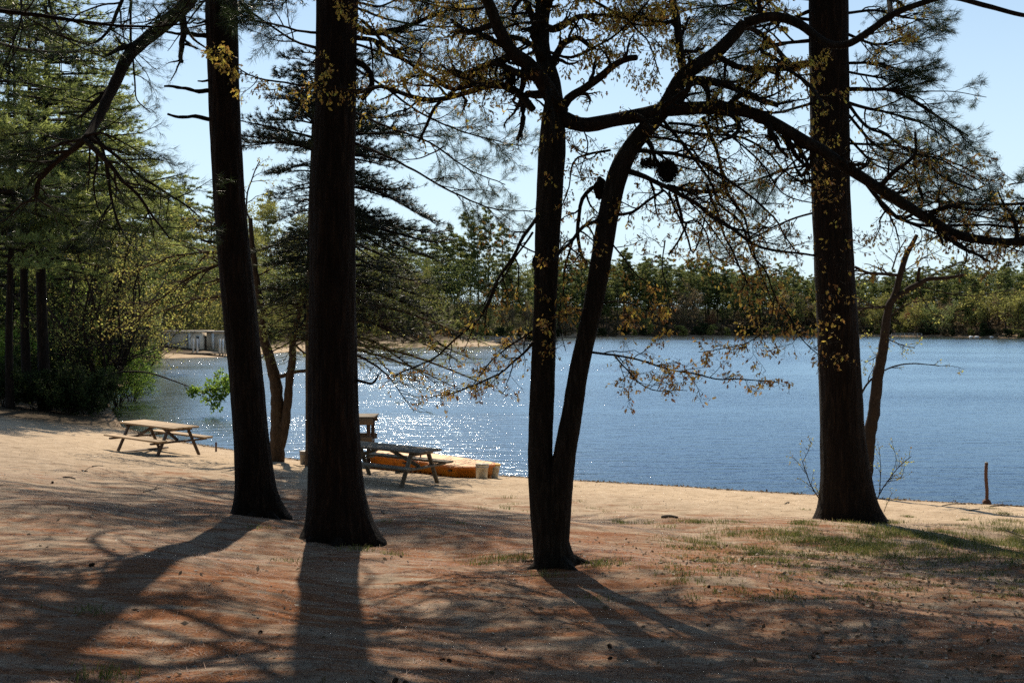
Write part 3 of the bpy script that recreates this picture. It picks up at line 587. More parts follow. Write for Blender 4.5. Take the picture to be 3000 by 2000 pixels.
med = [('1560,320 1530,285 1500,262 1440,252 1380,268 1325,286 1258,292 1191,277 1115,254 1060,268 1040,275', 22, 9, 12, .6), ('1500,155 1440,185 1370,235 1300,290 1262,340 1227,412', 14, 8, 8, .5),
       ('1460,255 1400,245 1325,262 1258,223 1170,170 1110,110 1060,60', 12, 10, 10, .6), ('1115,254 1050,262 1000,258 925,250 850,245 755,232 700,200 650,150', 8, 4, 12, .5), ('1500,225 1420,245 1350,225 1290,190', 8, 4, 7, .5),
       ('1420,20 1360,30 1290,20 1200,0', 8, 4, 9, .6), ('1600,60 1520,70 1440,100 1380,90 1300,110', 9, 4, 10, .6), ('1600,150 1680,170 1760,130 1850,60 1900,0', 9, 5, 10, .6), ('1600,90 1700,50 1800,45 1900,65 1960,55', 9, 6, 9, .6),
       ('1985,60 1930,70 1880,50 1830,45 1770,20 1700,-20', 14, 8, 9, .6), ('1830,45 1870,90 1900,120 1920,170 1935,220', 7, 3, 7, .5),
       ('1850,440 1905,447 1960,450 2040,470 2100,505 2180,560 2270,640 2330,740', 15, 4, 11, .6), ('1845,505 1900,520 1960,550 2010,580 2080,625 2150,675 2200,710 2260,730 2390,748', 17, 6, 12, .6), ('1955,545 2000,555 2060,562 2110,560 2150,590', 14, 8, 7, .5),
       ('1945,350 1990,410 2040,470 2085,540 2110,600 2170,650 2200,740 2245,800 2275,880 2330,960', 11, 3, 12, .5), ('2060,345 2085,410 2110,480 2130,560 2180,640 2215,760 2250,850 2265,900', 12, 3, 11, .5), ('1905,345 1970,385 2070,395 2150,400 2230,430 2300,500 2370,545 2460,600', 11, 3, 13, .6),
       ('1960,360 2050,370 2130,390 2180,430 2240,490 2300,570 2400,600', 9, 3, 11, .6), ('1900,400 1960,405 2020,430 2060,480 2130,540', 9, 4, 9, .5), ('1960,560 1990,640 2010,690 2030,740 2060,660 2090,560', 7, 4, 5, .4),
       ('1975,545 1990,610 2000,650 2010,655 1990,700 1960,745', 10, 6, 6, .4), ('2010,655 2040,645 2070,680 2080,740 2110,760 2200,790', 6, 3, 8, .5), ('1950,705 1945,720 1942,790 1960,850 1975,920', 5, 2, 5, .4), ('2070,540 2090,600 2120,680 2150,750 2190,830 2220,880 2230,960', 9, 3, 10, .5),
       ('1940,560 1900,590 1850,625 1810,630', 8, 9, 4, .4), ('1790,440 1740,448 1690,462 1675,500 1665,550 1640,620', 8, 3, 8, .5), ('1745,550 1720,560 1700,600 1692,680 1698,740 1720,775', 14, 9, 4, .4), ('1770,640 1720,655 1680,700 1640,740 1628,770', 12, 8, 6, .5),
       ('1680,700 1660,780 1650,860 1640,940 1660,1030', 7, 2, 7, .5), ('1575,630 1530,700 1500,756 1454,832 1414,921 1360,970 1310,1020 1250,1062 1160,1100', 11, 4, 13, .55), ('1560,680 1520,740 1480,810 1440,860 1420,960', 7, 3, 6, .5),
       ('1562,1000 1520,1045 1470,1090 1400,1125 1330,1150 1260,1165', 8, 3, 11, .45), ('1562,970 1500,1010 1440,1060 1390,1120', 6, 3, 8, .4), ('1706,1030 1760,1034 1800,1038 1860,1052 1930,1075 2010,1090 2100,1108 2200,1112 2280,1120', 7, 3, 14, .42), ('1800,1040 1840,1085 1880,1125 1930,1142 2010,1140', 5, 2, 9, .35),
       ('1790,710 1830,760 1860,800 1900,830', 6, 3, 4, .4), ('1760,890 1810,880 1850,890 1900,915 1960,950', 5, 2, 9, .4), ('1740,900 1700,910 1650,930 1600,925', 4, 2, 5, .35), ('2530,525 2580,590 2640,640 2700,600 2680,520 2690,470 2770,520 2850,560', 13, 6, 9, .5),
       ('2480,300 2540,370 2600,400 2660,440 2760,470 2880,540', 10, 3, 12, .5), ('2230,150 2310,200 2380,260 2420,320', 13, 8, 6, .5), ('2000,230 2080,240 2150,260 2220,290 2280,310', 26, 15, 7, .6), ('2090,165 2180,200 2290,200 2370,190', 20, 14, 6, .6), ('2181,75 2230,100 2290,160 2330,210', 16, 12, 6, .5),
       ('2235,60 2225,20 2230,-30', 14, 12, 4, .5), ('2545,535 2575,580 2600,620 2700,660 2830,660 3000,665', 12, 7, 10, .6), ('2640,640 2760,690 2870,700 3000,740', 6, 4, 8, .5), ('2612,48 2606,10 2615,-30', 16, 14, 3, .4), ('2480,120 2540,105 2600,90 2700,60', 6, 3, 5, .4),
       ('2250,350 2300,420 2350,520 2420,560', 7, 3, 8, .5), ('2000,560 2060,640 2120,720 2180,800 2200,900', 6, 2, 8, .5), ('1850,340 1880,420 1860,480', 5, 3, 4, .4), ('1700,360 1720,430 1700,500', 5, 3, 5, .4), ('2460,640 2480,720 2460,800 2440,900', 5, 2, 7, .4),
       ('2420,800 2440,900 2460,1000 2480,1080', 4, 2, 7, .35), ('2300,900 2340,980 2400,1040 2460,1060', 4, 2, 9, .4), ('2270,880 2250,960 2200,1000 2120,1020 2050,1030', 4, 2, 10, .4)]
for kn, a_, b_, k_, l_ in med: limb(g, ob, K(kn, dC - .15, dC + U(-.9, .7)), a_, b_, int(k_ * 1.25), l_, sides=8, start=.08, amp=.02)
pa = np.array(g.pts); da = np.array(g.dirs); print('oak pts', len(pa))
py_ = HY - (pa[:, 2] - CZ) / pa[:, 1] * FPX; px_ = HX + pa[:, 0] / pa[:, 1] * FPX
prob = .20 + .20 * (py_ < 250) - .07 * ((py_ > 350) & (py_ < 900) & (px_ < 2350))
prob = prob * np.where((px_ > 2340) & (px_ < 2540) & (py_ > 430), .4, 1); sel = RNG.random(len(pa)) < prob; pa, da, py_ = pa[sel], da[sel], py_[sel]
n_ = 2; pp = np.repeat(pa, n_, 0) + RNG.normal(size=(len(pa) * n_, 3)) * .018
dd_ = np.repeat(da, n_, 0) * .5 + np.array([0, 0, -.75]) + RNG.normal(size=(len(pa) * n_, 3)) * .35
rn = np.clip(np.repeat(.22 + .42 * RNG.random(len(pa)) + .15 * (py_ < 420), n_) + RNG.normal(size=len(pp)) * .15, 0, 1)
leaves(lf, pp, dd_, .041, OAK, rn); print('oak leaves', len(pp))
ob.build('branch', M['bark_oak'], C, smooth=True); lf.build('leaves', M['leaf_oak'], C)

# --- the pine at the right
D = wempty('pine_tree', gD, 'dark straight pine at the right, crossed by the long oak limb', 'tree')
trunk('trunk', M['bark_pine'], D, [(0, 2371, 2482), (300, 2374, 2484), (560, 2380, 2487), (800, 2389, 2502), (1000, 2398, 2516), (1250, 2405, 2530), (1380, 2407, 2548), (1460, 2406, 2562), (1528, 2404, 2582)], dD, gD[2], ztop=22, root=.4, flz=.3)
bb, ff = MB(), MB()
conifer(bb, ff, centre((0, 2426), (1250, 2467), dD), 11.0, 22.5, 44, lambda f, a: (5.6 - 1.2 * math.cos(a)) * (1 - .45 * f), n2=4.2, tn=12, tl=.16, tw=.014, spacing=.22, droop=.15)
conifer(bb, ff, centre((0, 2426), (1250, 2467), dD), 10.6, 17, 38, lambda f, a: 9.0 * (1 - .3 * f), az=lambda k: U(.5, math.pi + .9), e0=.26, droop=.15, n2=4, padw=.34, tn=11, tl=.16, tw=.014, spacing=.22)
g = Grow(bb, seg=(.15, .12, .09), crook=(.08, .12, .14), trop=(0, -.01, 0), kids=(8, 6, 0), ang=(25, 60), flat=.3, maxl=2, ratio=.5, rmin=.003, leafstep=.09)
for kn, a_, b_, k_, l_ in (('2480,262 2560,262 2600,262 2680,295 2760,350 2840,400', 14, 4, 14, 1.2), ('2480,300 2540,318 2600,330 2700,360 2790,420', 11, 4, 12, 1.1), ('2480,40 2560,30 2640,50 2720,60', 9, 4, 12, 1.2), ('2480,100 2560,130 2640,120 2700,125', 9, 4, 12, 1.1), ('2480,185 2560,185 2640,205 2700,215', 9, 4, 14, 1.0),
                           ('2480,210 2560,225 2640,240', 8, 4, 12, .9), ('2380,30 2300,60 2200,80 2100,70', 12, 4, 14, 1.3), ('2380,120 2280,130 2180,160 2080,190', 12, 4, 16, 1.3), ('2380,180 2300,190 2200,220 2100,260', 10, 4, 14, 1.2), ('2480,330 2560,420 2640,450 2740,460 2820,440', 9, 3, 14, 1.0),
                           ('2480,400 2560,480 2620,500 2700,540', 8, 3, 12, .9), ('2395,530 2350,528 2312,532', 9, 5, 2, .3), ('2390,420 2330,470 2280,520 2240,600', 7, 3, 8, .8), ('2560,262 2680,268 2780,268 2890,285', 5, 2, 5, .7),
                           ('2390,300 2280,330 2150,330 2020,380 1900,420', 9, 3, 18, 1.2), ('2390,480 2290,500 2180,540 2060,560', 8, 3, 14, 1.1), ('2395,620 2300,650 2200,700 2110,740', 7, 3, 12, 1.0), ('2380,60 2240,40 2080,20 1900,60', 10, 3, 18, 1.3), ('2380,0 2250,-10 2100,20 1980,10 1850,30', 9, 3, 18, 1.2), ('2490,480 2600,560 2720,590 2850,600', 9, 3, 14, 1.1), ('2490,420 2640,430 2780,470 2900,530', 8, 3, 14, 1.1)):
    limb(g, bb, K(kn, dD, dD + U(-.5, 1)), a_, b_, k_, l_, sides=7, start=.15, step=.12)
tufts(ff, g.pts, g.dirs, 9, .14, .006, .5, RNG.random(len(g.pts)) * .6)
print('D tufts', len(g.pts))
bb.build('branch', M['bark_pine'], D, smooth=True); ff.build('needles', M['needle'], D)

roots(A, gA, .27, 5, M['bark_pine'], 3, (-2.6, .5), (.1, .35)); roots(B, gB, .33, 6, M['bark_pine'], 4, (-3.3, .4), (.1, .4)); roots(C, gC, .21, 5, M['bark_oak'], 5, (-3.2, .3), (.08, .3)); roots(D, gD, .42, 6, M['bark_pine'], 6, (-3.3, .3), (.2, .5))
# --- small budding tree behind the right pine, standing at the water
gE = G(2534, 1452); dE = gE[1]
E = wempty('young_tree', gE, 'slender forked young tree with broken tops close behind the right pine', 'tree')
bb, ff = MB(), MB()
for kn, ws in ((K('2528,1460 2536,1400 2546,1300 2560,1200 2573,1100 2584,1040 2590,1000 2596,950 2604,900 2625,855 2640,800 2656,745 2672,715 2686,688', dE, dE), (40, 11)), (K('2612,880 2645,858 2690,832 2720,818 2760,815 2822,806', dE, dE - .3), (20, 9)), (K('2688,836 2690,810 2694,783', dE, dE - .2), (11, 9))):
    pts, rad = px_path(kn, *ws, .08); pts = wobble(pts, .02); rad = rad * (1 + .12 * np.array([mnoise.noise(Vector((i * .5, 5, 2))) for i in range(len(rad))])); bb.tube(pts, rad, 14)
g = Grow(bb, seg=(.15, .1, .08), crook=(.15, .2, .2), trop=(0, .02, 0), kids=(7, 4, 0), ang=(30, 60), flat=.2, maxl=2, ratio=.5, rmin=.003, leafstep=.1)
for kn, a_, b_, k_, l_ in (('2525,1150 2540,1125 2565,1100 2600,1080 2650,1066 2700,1066 2750,1072', 7, 3, 3, .5), ('2750,1072 2790,1072 2825,1082', 2, 1, 2, .2), ('2606,898 2560,900 2505,906', 10, 5, 6, .7), ('2636,806 2580,802 2540,798 2505,782', 10, 8, 6, .8), ('2600,940 2640,900 2700,880 2760,870', 5, 2, 7, .8),
                           ('2612,790 2630,740 2655,700', 5, 3, 4, .7), ('2690,830 2760,790 2850,760 2920,770', 4, 2, 8, .9), ('2690,835 2780,860 2860,865 2960,850', 4, 2, 8, .9), ('2690,850 2720,900 2750,930', 3, 2, 4, .5), ('2592,990 2640,1010 2680,1020', 4, 2, 6, .5), ('2588,1020 2560,1050 2530,1060', 3, 2, 5, .5),
                           ('2660,730 2720,700 2800,690', 4, 2, 6, .7), ('2640,800 2700,760 2760,730', 4, 2, 6, .7), ('2600,930 2570,960 2540,990', 3, 2, 5, .5)):
    limb(g, bb, K(kn, dE, dE + U(-.5, .5)), a_, b_, k_, l_, sides=6, start=.1)
k = len(g.pts); sel = RNG.random(k) < .6
leaves(ff, np.array(g.pts)[sel], np.array(g.dirs)[sel], .06, SIMPLE, jit=.8); bb.build('branch', M['twig'], E, smooth=True); ff.build('leaves', M['leaf_bud'], E)

# --- sprouts at the foot of the right pine (two leafy suckers)
for kn_l, lab in (((('2408,1485 2400,1460 2375,1420 2360,1380 2350,1350', 4, 2, 7, .35), ('2360,1385 2335,1350 2320,1335', 2, 1, 5, .25), ('2352,1352 2368,1320 2375,1290', 2, 1, 6, .25), ('2408,1485 2400,1450 2390,1425', 2, 1, 4, .2)), 'thin leafy sprout left of the foot of the right pine'),
                  ((('2558,1488 2580,1440 2610,1395 2640,1360 2670,1335', 4, 2, 10, .35), ('2575,1450 2580,1400 2578,1330 2572,1300', 3, 1, 9, .3), ('2610,1395 2625,1350 2615,1300', 2, 1, 6, .25), ('2600,1410 2640,1400 2650,1360', 2, 1, 6, .25), ('2590,1500 2605,1460 2615,1440', 2, 1, 4, .2)), 'thin leafy sprout right of the foot of the right pine')):
    kk = kn_l[0][0].split()[0].split(','); g0 = G(float(kk[0]), float(kk[1])); dS = dD - .05
    S_ = wempty('sprout', P(float(kk[0]), float(kk[1]), dS), lab, 'shoot'); bb, ff = MB(), MB()
    g = Grow(bb, seg=(.06, .05), crook=(.15, .2), trop=(.03, .03), kids=(5, 3), ang=(25, 50), flat=0, maxl=1, rmin=.002, leafstep=.05)
    for kn, a_, b_, k_, l_ in kn_l: limb(g, bb, K(kn, dS, dS + U(-.15, .15)), a_, b_, k_, l_, sides=5, start=.25, amp=.008)
    pz = np.array(g.pts); pz[:, 2] = np.maximum(pz[:, 2], gD[2] + .03)
    leaves(ff, pz, g.dirs, .042, SIMPLE, jit=.8); bb.build('stem', M['twig'], S_, smooth=True); ff.build('leaves', M['leaf_bud'], S_)

# --- small forked tree between the two left pines
gF = G(810, 1352); dF = gF[1]
F = wempty('small_tree', gF, 'small forked grey brown tree at the water, seen between the two left pines', 'tree')
bb, ff = MB(), MB()
for kn, ws in ((K('810,1362 812,1330 812,1290 813,1220 812,1150 800,1090 788,1045 775,1000 768,950 765,900 755,850 748,790 740,720 735,640', dF, dF), (46, 12)), (K('812,1330 825,1290 838,1230 842,1190 850,1110 857,1040 858,1000 868,950 885,880 900,820 925,740', dF, dF - .3), (30, 13)),
               (K('806,1100 830,1102 850,1092 880,1088 920,1082', dF, dF - .3), (13, 9)), (K('855,970 835,960 810,955 780,950 750,950', dF, dF + .2), (8, 6)), (K('752,842 790,845 830,852 870,848 905,832', dF, dF + .2), (15, 8)), (K('812,1095 800,1080 792,1070', dF, dF), (14, 10))):
    pts, rad = px_path(kn, *ws, .1); pts = wobble(pts, .03); rad = rad * (1 + .12 * np.array([mnoise.noise(Vector((i * .5, 5, 2))) for i in range(len(rad))])); bb.tube(pts, rad, 14)
g = Grow(bb, seg=(.2, .15, .1), crook=(.13, .16, .2), trop=(-.02, -.03, -.03), kids=(8, 6, 0), ang=(20, 50), flat=.3, maxl=2, ratio=.45, rmin=.004, leafstep=.1)
for kn, a_, b_, k_, l_ in (('760,860 700,800 640,778 580,800 500,850 430,910 370,970', 13, 3, 20, 1.5), ('765,910 700,880 640,870 560,880 480,910 420,930', 10, 3, 16, 1.3), ('752,830 690,760 620,740 540,745 460,770 380,800', 11, 3, 18, 1.5), ('745,760 700,700 640,660 560,640', 8, 3, 14, 1.3),
                           ('900,820 960,790 1040,800 1120,840', 8, 3, 12, 1.2), ('880,900 960,900 1060,930 1140,980', 7, 2, 12, 1.2), ('870,940 930,980 1000,1050 1060,1060', 6, 2, 9, .7), ('735,650 720,600 740,520 760,470', 6, 3, 8, 1), ('858,1000 900,1040 980,1056 1080,1048 1160,1062', 7, 2, 7, .6),
                           ('925,745 950,680 990,640', 6, 3, 8, 1), ('750,810 790,790 830,760 860,740', 6, 3, 8, .8), ('790,850 790,900 800,920', 4, 2, 7, .6)):
    limb(g, bb, K(kn, dF, dF + U(-1.5, 1.5)), a_, b_, k_, l_, sides=6, start=.1, amp=.05, step=.15)
k = len(g.pts); print('F pts', k)
leaves(ff, np.array(g.pts), np.array(g.dirs), .07, SIMPLE, jit=.8); bb.build('branch', M['bark_brown'], F, smooth=True); ff.build('leaves', M['leaf_bud'], F)

# --- dense dark pitch pine behind the thickest trunk
gG = G(925, 1366); dG = gG[1]; xg = (918 - HX) / FPX * dG
GG = wempty('pitch_pine', gG, 'dense dark pitch pine with drooping tangled branches, standing behind the thickest trunk', 'tree')
trunk('trunk', M['bark_brown'], GG, [(150, 925, 945), (400, 912, 950), (700, 900, 945), (1000, 894, 945), (1300, 896, 948), (1366, 893, 952)], dG, gG[2], ztop=17.5, sides=24, ridge=.01)
bb, ff = MB(), MB()
cG = lambda z: ((925 - HX) / FPX * dG, dG)
conifer(bb, ff, cG, 4.6, 8.6, 84, lambda f, a: (2.75 + 1.15 * math.cos(a)) * (1 - .32 * f), e0=.1, droop=.52, up=.16, n2=9, padw=.42, tn=12, tl=.14, tw=.013, spacing=.16, br=.05, bare=.2, spread=.7, ts=4)
conifer(bb, ff, cG, 8.4, 11.2, 50, lambda f, a: (2.5 + .2 * math.cos(a)) * (1 - .55 * f), e0=.25, droop=.3, up=.1, n2=8, padw=.45, tn=18, tl=.14, tw=.016, spacing=.13, br=.05, bare=.15, spread=.7, ts=4)
conifer(bb, ff, cG, 12.9, 17.3, 66, lambda f, a: 5.4 * (1 - .5 * f), e0=.2, droop=.2, up=.1, n2=5, padw=.4, tn=14, tl=.16, tw=.018, spacing=.18, br=.05, bare=.15)
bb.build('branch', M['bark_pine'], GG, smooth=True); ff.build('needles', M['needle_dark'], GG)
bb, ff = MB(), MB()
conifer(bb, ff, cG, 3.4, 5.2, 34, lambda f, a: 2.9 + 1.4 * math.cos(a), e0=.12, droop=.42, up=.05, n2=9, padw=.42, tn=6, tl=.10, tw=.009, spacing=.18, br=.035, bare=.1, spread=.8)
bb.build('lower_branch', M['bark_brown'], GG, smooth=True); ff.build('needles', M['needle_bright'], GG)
#SPLIT2
# ------------------------------------------------------------------ off-frame pines whose crowns shade the foreground and reach into the picture
def shade_pine(x, y, lab, z0, z1, R, nb, width=.5, seed=0, n2=3.0, limbs=()):
    z = gz(x, y); E_ = wempty('pine_tree', (x, y, z), lab, 'tree'); tb = MB()
    zz = np.linspace(z - .3, z1 + .5, 60); tb.tube([(x + .1 * math.sin(q * .4 + seed), y, q) for q in zz], np.interp(zz, [z, z + .6, z1 + .5], [width / 2 * 1.35, width / 2, .05]), 20)
    tb.build('trunk', M['bark_pine'], E_, smooth=True); bb, ff = MB(), MB()
    conifer(bb, ff, lambda q: (x + .1 * math.sin(q * .4 + seed), y), z0, z1, nb, lambda f, a: R * (1 - .6 * f), n2=n2, tn=11, tl=.15, tw=.013, spacing=.22, droop=.18)
    if limbs:
        g = Grow(bb, seg=(.13, .1, .08), crook=(.08, .12, .14), trop=(0, -.01, 0), kids=(8, 6, 0), ang=(25, 60), flat=.3, maxl=2, ratio=.5, rmin=.003, leafstep=.08)
        for kn, a_, b_, k_, l_ in limbs: limb(g, bb, K(kn, y, y - 1.0), a_, b_, k_, l_, sides=7, start=.1, step=.12)
        tufts(ff, g.pts, g.dirs, 9, .13, .006, .5, RNG.random(len(g.pts)) * .5)
    bb.build('branch', M['bark_pine'], E_, smooth=True); ff.build('needles', M['needle'], E_)
shade_pine(-7.3, 10.5, 'pine standing just outside the left edge, its branches crossing the top left corner', 7.2, 17, 5.0, 44, .45, 1, 3.8)
shade_pine(9.6, 14.5, 'pine standing just outside the right edge, its needled branches reaching in at the right', 9.2, 18, 5.2, 42, .5, 2, 3.8, (('3440,520 3250,560 3050,590 2900,600 2760,590 2680,560', 14, 4, 22, .9), ('3440,620 3250,640 3050,650 2900,640 2780,610', 12, 4, 18, .9), ('3440,560 3250,620 3050,680 2950,740', 10, 4, 12, .8), ('3440,420 3250,470 3080,520 2960,540', 10, 4, 12, .8)))
shade_pine(12.6, 18.5, 'second pine outside the right edge behind the nearer one, its needles at the far right', 10.6, 19, 5.2, 44, .5, 3, 3.8)
shade_pine(3.0, 11.8, 'pine crown high above the oak with only its lowest needles at the top edge', 9.2, 17, 4.2, 40, .001, 4) if False else None

# ------------------------------------------------------------------ trees of the left grove
def mid_pine(px, d, h, zc0, R, nb, mat, label, width=.4, n2=5.5, tn=8, tl=.24, tw=.045, lean=0, e0=.12, droop=.25, group=None, spacing=.24, tz=.25):
    x = (px - HX) / FPX * d; z = gz(x, d); E_ = wempty('pine_tree', (x, d, z), label, 'tree', group); tb, bb, ff = MB(), MB(), MB()
    zz = np.linspace(z - .3, z + h, 40); cf = lambda q: (x + lean * (q - z) + .12 * math.sin(q * .35 + px), d)
    tb.tube([(*cf(q), q) for q in zz], np.interp(zz, [z, z + 1, z + h], [width / 2 * 1.25, width / 2, .03]), 12)
    tb.build('trunk', M['bark_pine'], E_, smooth=True)
    conifer(bb, ff, cf, z + zc0, z + h, nb, lambda f, a: R * (1.05 - .72 * f ** 1.6) * (1 if f > .08 else .7), n2=n2, tn=tn, tl=tl, tw=tw, spacing=spacing, e0=e0, droop=droop, br=.045, twigs=True, bend=.12, tz=tz)
    bb.build('branch', M['bark_pine'], E_, smooth=True); ff.build('needles', M[mat], E_)
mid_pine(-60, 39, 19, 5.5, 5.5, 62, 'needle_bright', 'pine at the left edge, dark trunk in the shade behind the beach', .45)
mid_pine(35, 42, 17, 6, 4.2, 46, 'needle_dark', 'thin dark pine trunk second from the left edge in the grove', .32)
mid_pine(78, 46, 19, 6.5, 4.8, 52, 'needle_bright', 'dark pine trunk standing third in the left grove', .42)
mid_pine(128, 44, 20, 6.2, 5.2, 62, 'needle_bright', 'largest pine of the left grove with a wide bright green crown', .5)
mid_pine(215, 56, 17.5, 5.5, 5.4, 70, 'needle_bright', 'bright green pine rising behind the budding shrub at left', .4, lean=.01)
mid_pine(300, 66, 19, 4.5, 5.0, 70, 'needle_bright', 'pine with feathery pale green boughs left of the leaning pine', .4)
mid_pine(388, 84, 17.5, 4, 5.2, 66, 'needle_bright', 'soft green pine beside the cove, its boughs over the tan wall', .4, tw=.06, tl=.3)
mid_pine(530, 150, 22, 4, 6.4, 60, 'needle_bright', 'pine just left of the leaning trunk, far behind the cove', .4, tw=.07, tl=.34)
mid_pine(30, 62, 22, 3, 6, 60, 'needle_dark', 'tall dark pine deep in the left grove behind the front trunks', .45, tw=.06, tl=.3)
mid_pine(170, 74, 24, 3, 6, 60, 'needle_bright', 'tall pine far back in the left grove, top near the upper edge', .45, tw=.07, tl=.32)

def shrub(px, py, h, R, mat, label, nst=7, kids=(7, 5, 3), size=.06, n=1, d=None, bark='twig', spread=.45, cat='bush', name='bush', trop=.02, maxl=3, dens=1.0, tpl=SIMPLE, zoff=0, lean=(0, 0)):
    g0 = G(px, py) if d is None else np.array([(px - HX) / FPX * d, d, max(gz((px - HX) / FPX * d, d), -.1)])
    E_ = wempty(name, g0, label, cat); bb, ff = MB(), MB()
    g = Grow(bb, seg=(h / 9, h / 14, h / 22, h / 26), crook=(.14, .18, .22, .22), trop=(trop, .01, 0, 0), kids=kids, ang=(25, 60), flat=.15, rmin=h * .0012, maxl=maxl, ratio=.5, sides=(6, 4, 3, 3), leafstep=h * .02, start=.12)
    for i in range(nst):
        a = U(0, 2 * math.pi); dr_ = Vector((math.cos(a) * spread * R / h * 1.6 + lean[0], math.sin(a) * spread * R / h * 1.6 + lean[1], 1)).normalized()
        g.branch(Vector(g0) + Vector((math.cos(a), math.sin(a), -.05)) * .12, dr_, h * U(.75, 1.1), h * .009, 0)
    p, dd = np.array(g.pts), np.array(g.dirs); s_ = RNG.random(len(p)) < dens; p, dd = p[s_], dd[s_]
    p = np.repeat(p, n, 0) + RNG.normal(size=(len(p) * n, 3)) * size * .7
    leaves(ff, p, np.repeat(dd, n, 0), size, tpl, jit=.9)
    bb.build('stem', M[bark], E_, smooth=True); ff.build('leaves', M[mat], E_); return len(p)
c_ = 0
c_ += shrub(300, 1140, 8.6, 3.2, 'leaf_bud', 'large budding shrub with arching yellow green twigs left of the cove', 17, size=.10, d=49, n=1, spread=.55, cat='shrub', name='shrub')
c_ += shrub(400, 1120, 7.0, 2.4, 'leaf_bud', 'budding shrub leaning over the cove water in front of the tan wall', 8, size=.11, d=60, n=1, spread=.5, cat='shrub', name='shrub')
c_ += shrub(180, 1130, 8.0, 2.4, 'leaf_green', 'fresh green sapling among the dark trunks at left', 5, size=.11, d=52, n=1, spread=.4, name='sapling', cat='young tree')
c_ += shrub(345, 1165, 2.9, 1.3, 'leaf_green', 'rounded bright green bush at the edge of the cove', 9, size=.085, d=50, n=2, spread=.6)
c_ += shrub(385, 1130, 2.3, 1.0, 'leaf_green', 'small green bush overhanging the cove water', 7, size=.08, d=53, n=1, spread=.6)
for i, (px, d, h, mt_, lab) in enumerate([(20, 43, 1.8, 'leaf_dark', 'low dark bush at the left edge behind the beach'), (110, 43.5, 1.6, 'leaf_dark', 'low dark bush between the grove trunks'), (190, 42.5, 1.7, 'leaf_dark', 'dark bush right of the grove trunks'),
                                     (255, 43.5, 1.8, 'leaf_dark', 'dark bush at the corner of the shaded beach'), (272, 46, 1.6, 'leaf_dark', 'dark bush left of the rounded green bush at the cove'), (60, 50, 3, 'leaf_dark', 'taller dark bush behind the second grove trunk'), (230, 50, 3.4, 'leaf_dark', 'tall dark bush behind the beach corner'),
                                     (130, 60, 3.2, 'leaf_green', 'green bush glimpsed between the grove trunks'), (0, 58, 3.2, 'leaf_green', 'green bush at the left edge deep in the grove')]):
    c_ += shrub(px, 0, h, h * .5, mt_, lab, 8, size=.10, d=d, n=2, spread=.75, trop=0)
print('shrub leaves', c_)
# a bare bough with fresh leaves hanging over the water
gb = G(300, 1165); dH = 47.0
H_ = wempty('overhanging_bough', P(255, 1095, dH), 'bare arching bough over the cove ending in fresh green leaves', 'branch')
bb, ff = MB(), MB()
g = Grow(bb, seg=(.2, .15, .1), crook=(.15, .2, .2), trop=(-.02, 0, 0), kids=(6, 4, 0), ang=(25, 60), flat=.1, maxl=2, ratio=.5, rmin=.008, leafstep=.1)
pts, rad = px_path(K('255,1200 262,1140 290,1110 330,1094 385,1088 440,1093 500,1112 555,1133 600,1155', dH, dH - 3), 8, 3, .2); bb.tube(pts, rad, 6)
for kn, k_, l_ in (('560,1136 600,1150 640,1165 655,1160', 12, 1.2), ('540,1128 555,1150 570,1160', 4, .6), ('600,1152 630,1130 650,1115', 10, 1.0)): limb(g, bb, K(kn, dH - 2.6, dH - 3), 3, 1.5, k_, l_, sides=4, start=.1)
pq = np.repeat(np.array(g.pts), 3, 0); leaves(ff, pq + RNG.normal(size=pq.shape) * .06, np.repeat(np.array(g.dirs), 3, 0), .15, SIMPLE, jit=1); bb.build('branch', M['twig'], H_, smooth=True); ff.build('leaves', M['leaf_green'], H_)

# ------------------------------------------------------------------ picnic tables
def picnic(label, fl, fr_, lf_, rf, tops, sep_pad, wood, frame, pads):
    """fl, fr_: ground points under the left and right end frames (near foot, far foot)"""
    Ln, Lf, Rn, Rf = [np.array(q) for q in (fl[0], fl[1], fr_[0], fr_[1])]
    cL, cR = (Ln + Lf) / 2, (Rn + Rf) / 2; ax = unit(cR - cL); ay = unit(np.cross([0, 0, 1.], ax)); c = (cL + cR) / 2; sep = np.linalg.norm(cR - cL)
    az_ = np.cross(ax, ay); AX = np.array([ax, ay, az_]); f = lambda a, b_, h: c + ax * a + ay * b_ + az_ * h
    E_ = wempty('picnic_table', c, label, 'picnic table'); H = .76; hl = tops / 2
    def put(name, mat, fn, bev=.004):
        mb = MB(); fn(mb); return mb.build(name, M[mat], E_, bevel=bev)
    put('tabletop', wood, lambda mb: [mb.box(f(random.uniform(-.008, .008), -.304 + i * .152, H - .02 + random.uniform(-.002, .002)), (tops, .142, .04), AX, rnd=random.random()) for i in range(5)])
    for s_ in (-1, 1):
        put('seat', wood, lambda mb: [mb.box(f(0, s_ * (.66 + o_), .445), (tops, .132, .04), AX, rnd=random.random()) for o_ in (-.069, .069)])
    for e in (-1, 1):
        x = e * sep / 2
        for s_ in (-1, 1):
            put('leg', frame, lambda mb: mb.beam(f(x, s_ * .62, -.02), f(x, s_ * .27, H - .045), .042, .095, up=ax))
        put('crossbeam', frame, lambda mb: mb.beam(f(x + e * .044, -.80, .38), f(x + e * .044, .80, .38), .042, .09, up=ax))
        put('top_cleat', frame, lambda mb: mb.beam(f(x + e * .044, -.35, H - .088), f(x + e * .044, .35, H - .088), .042, .09, up=ax))
        put('brace', frame, lambda mb: mb.beam(f(x - e * .0, 0, .40), f(e * .12, 0, H - .05), .07, .042, up=ay))
    if pads: put('foot_board', frame, lambda mb: mb.box(f(-sep / 2, 0, .0), (.14, 1.7, .035), AX))
    return E_
def lift(p_, dz=0.0): return (p_[0], p_[1], p_[2] + dz)
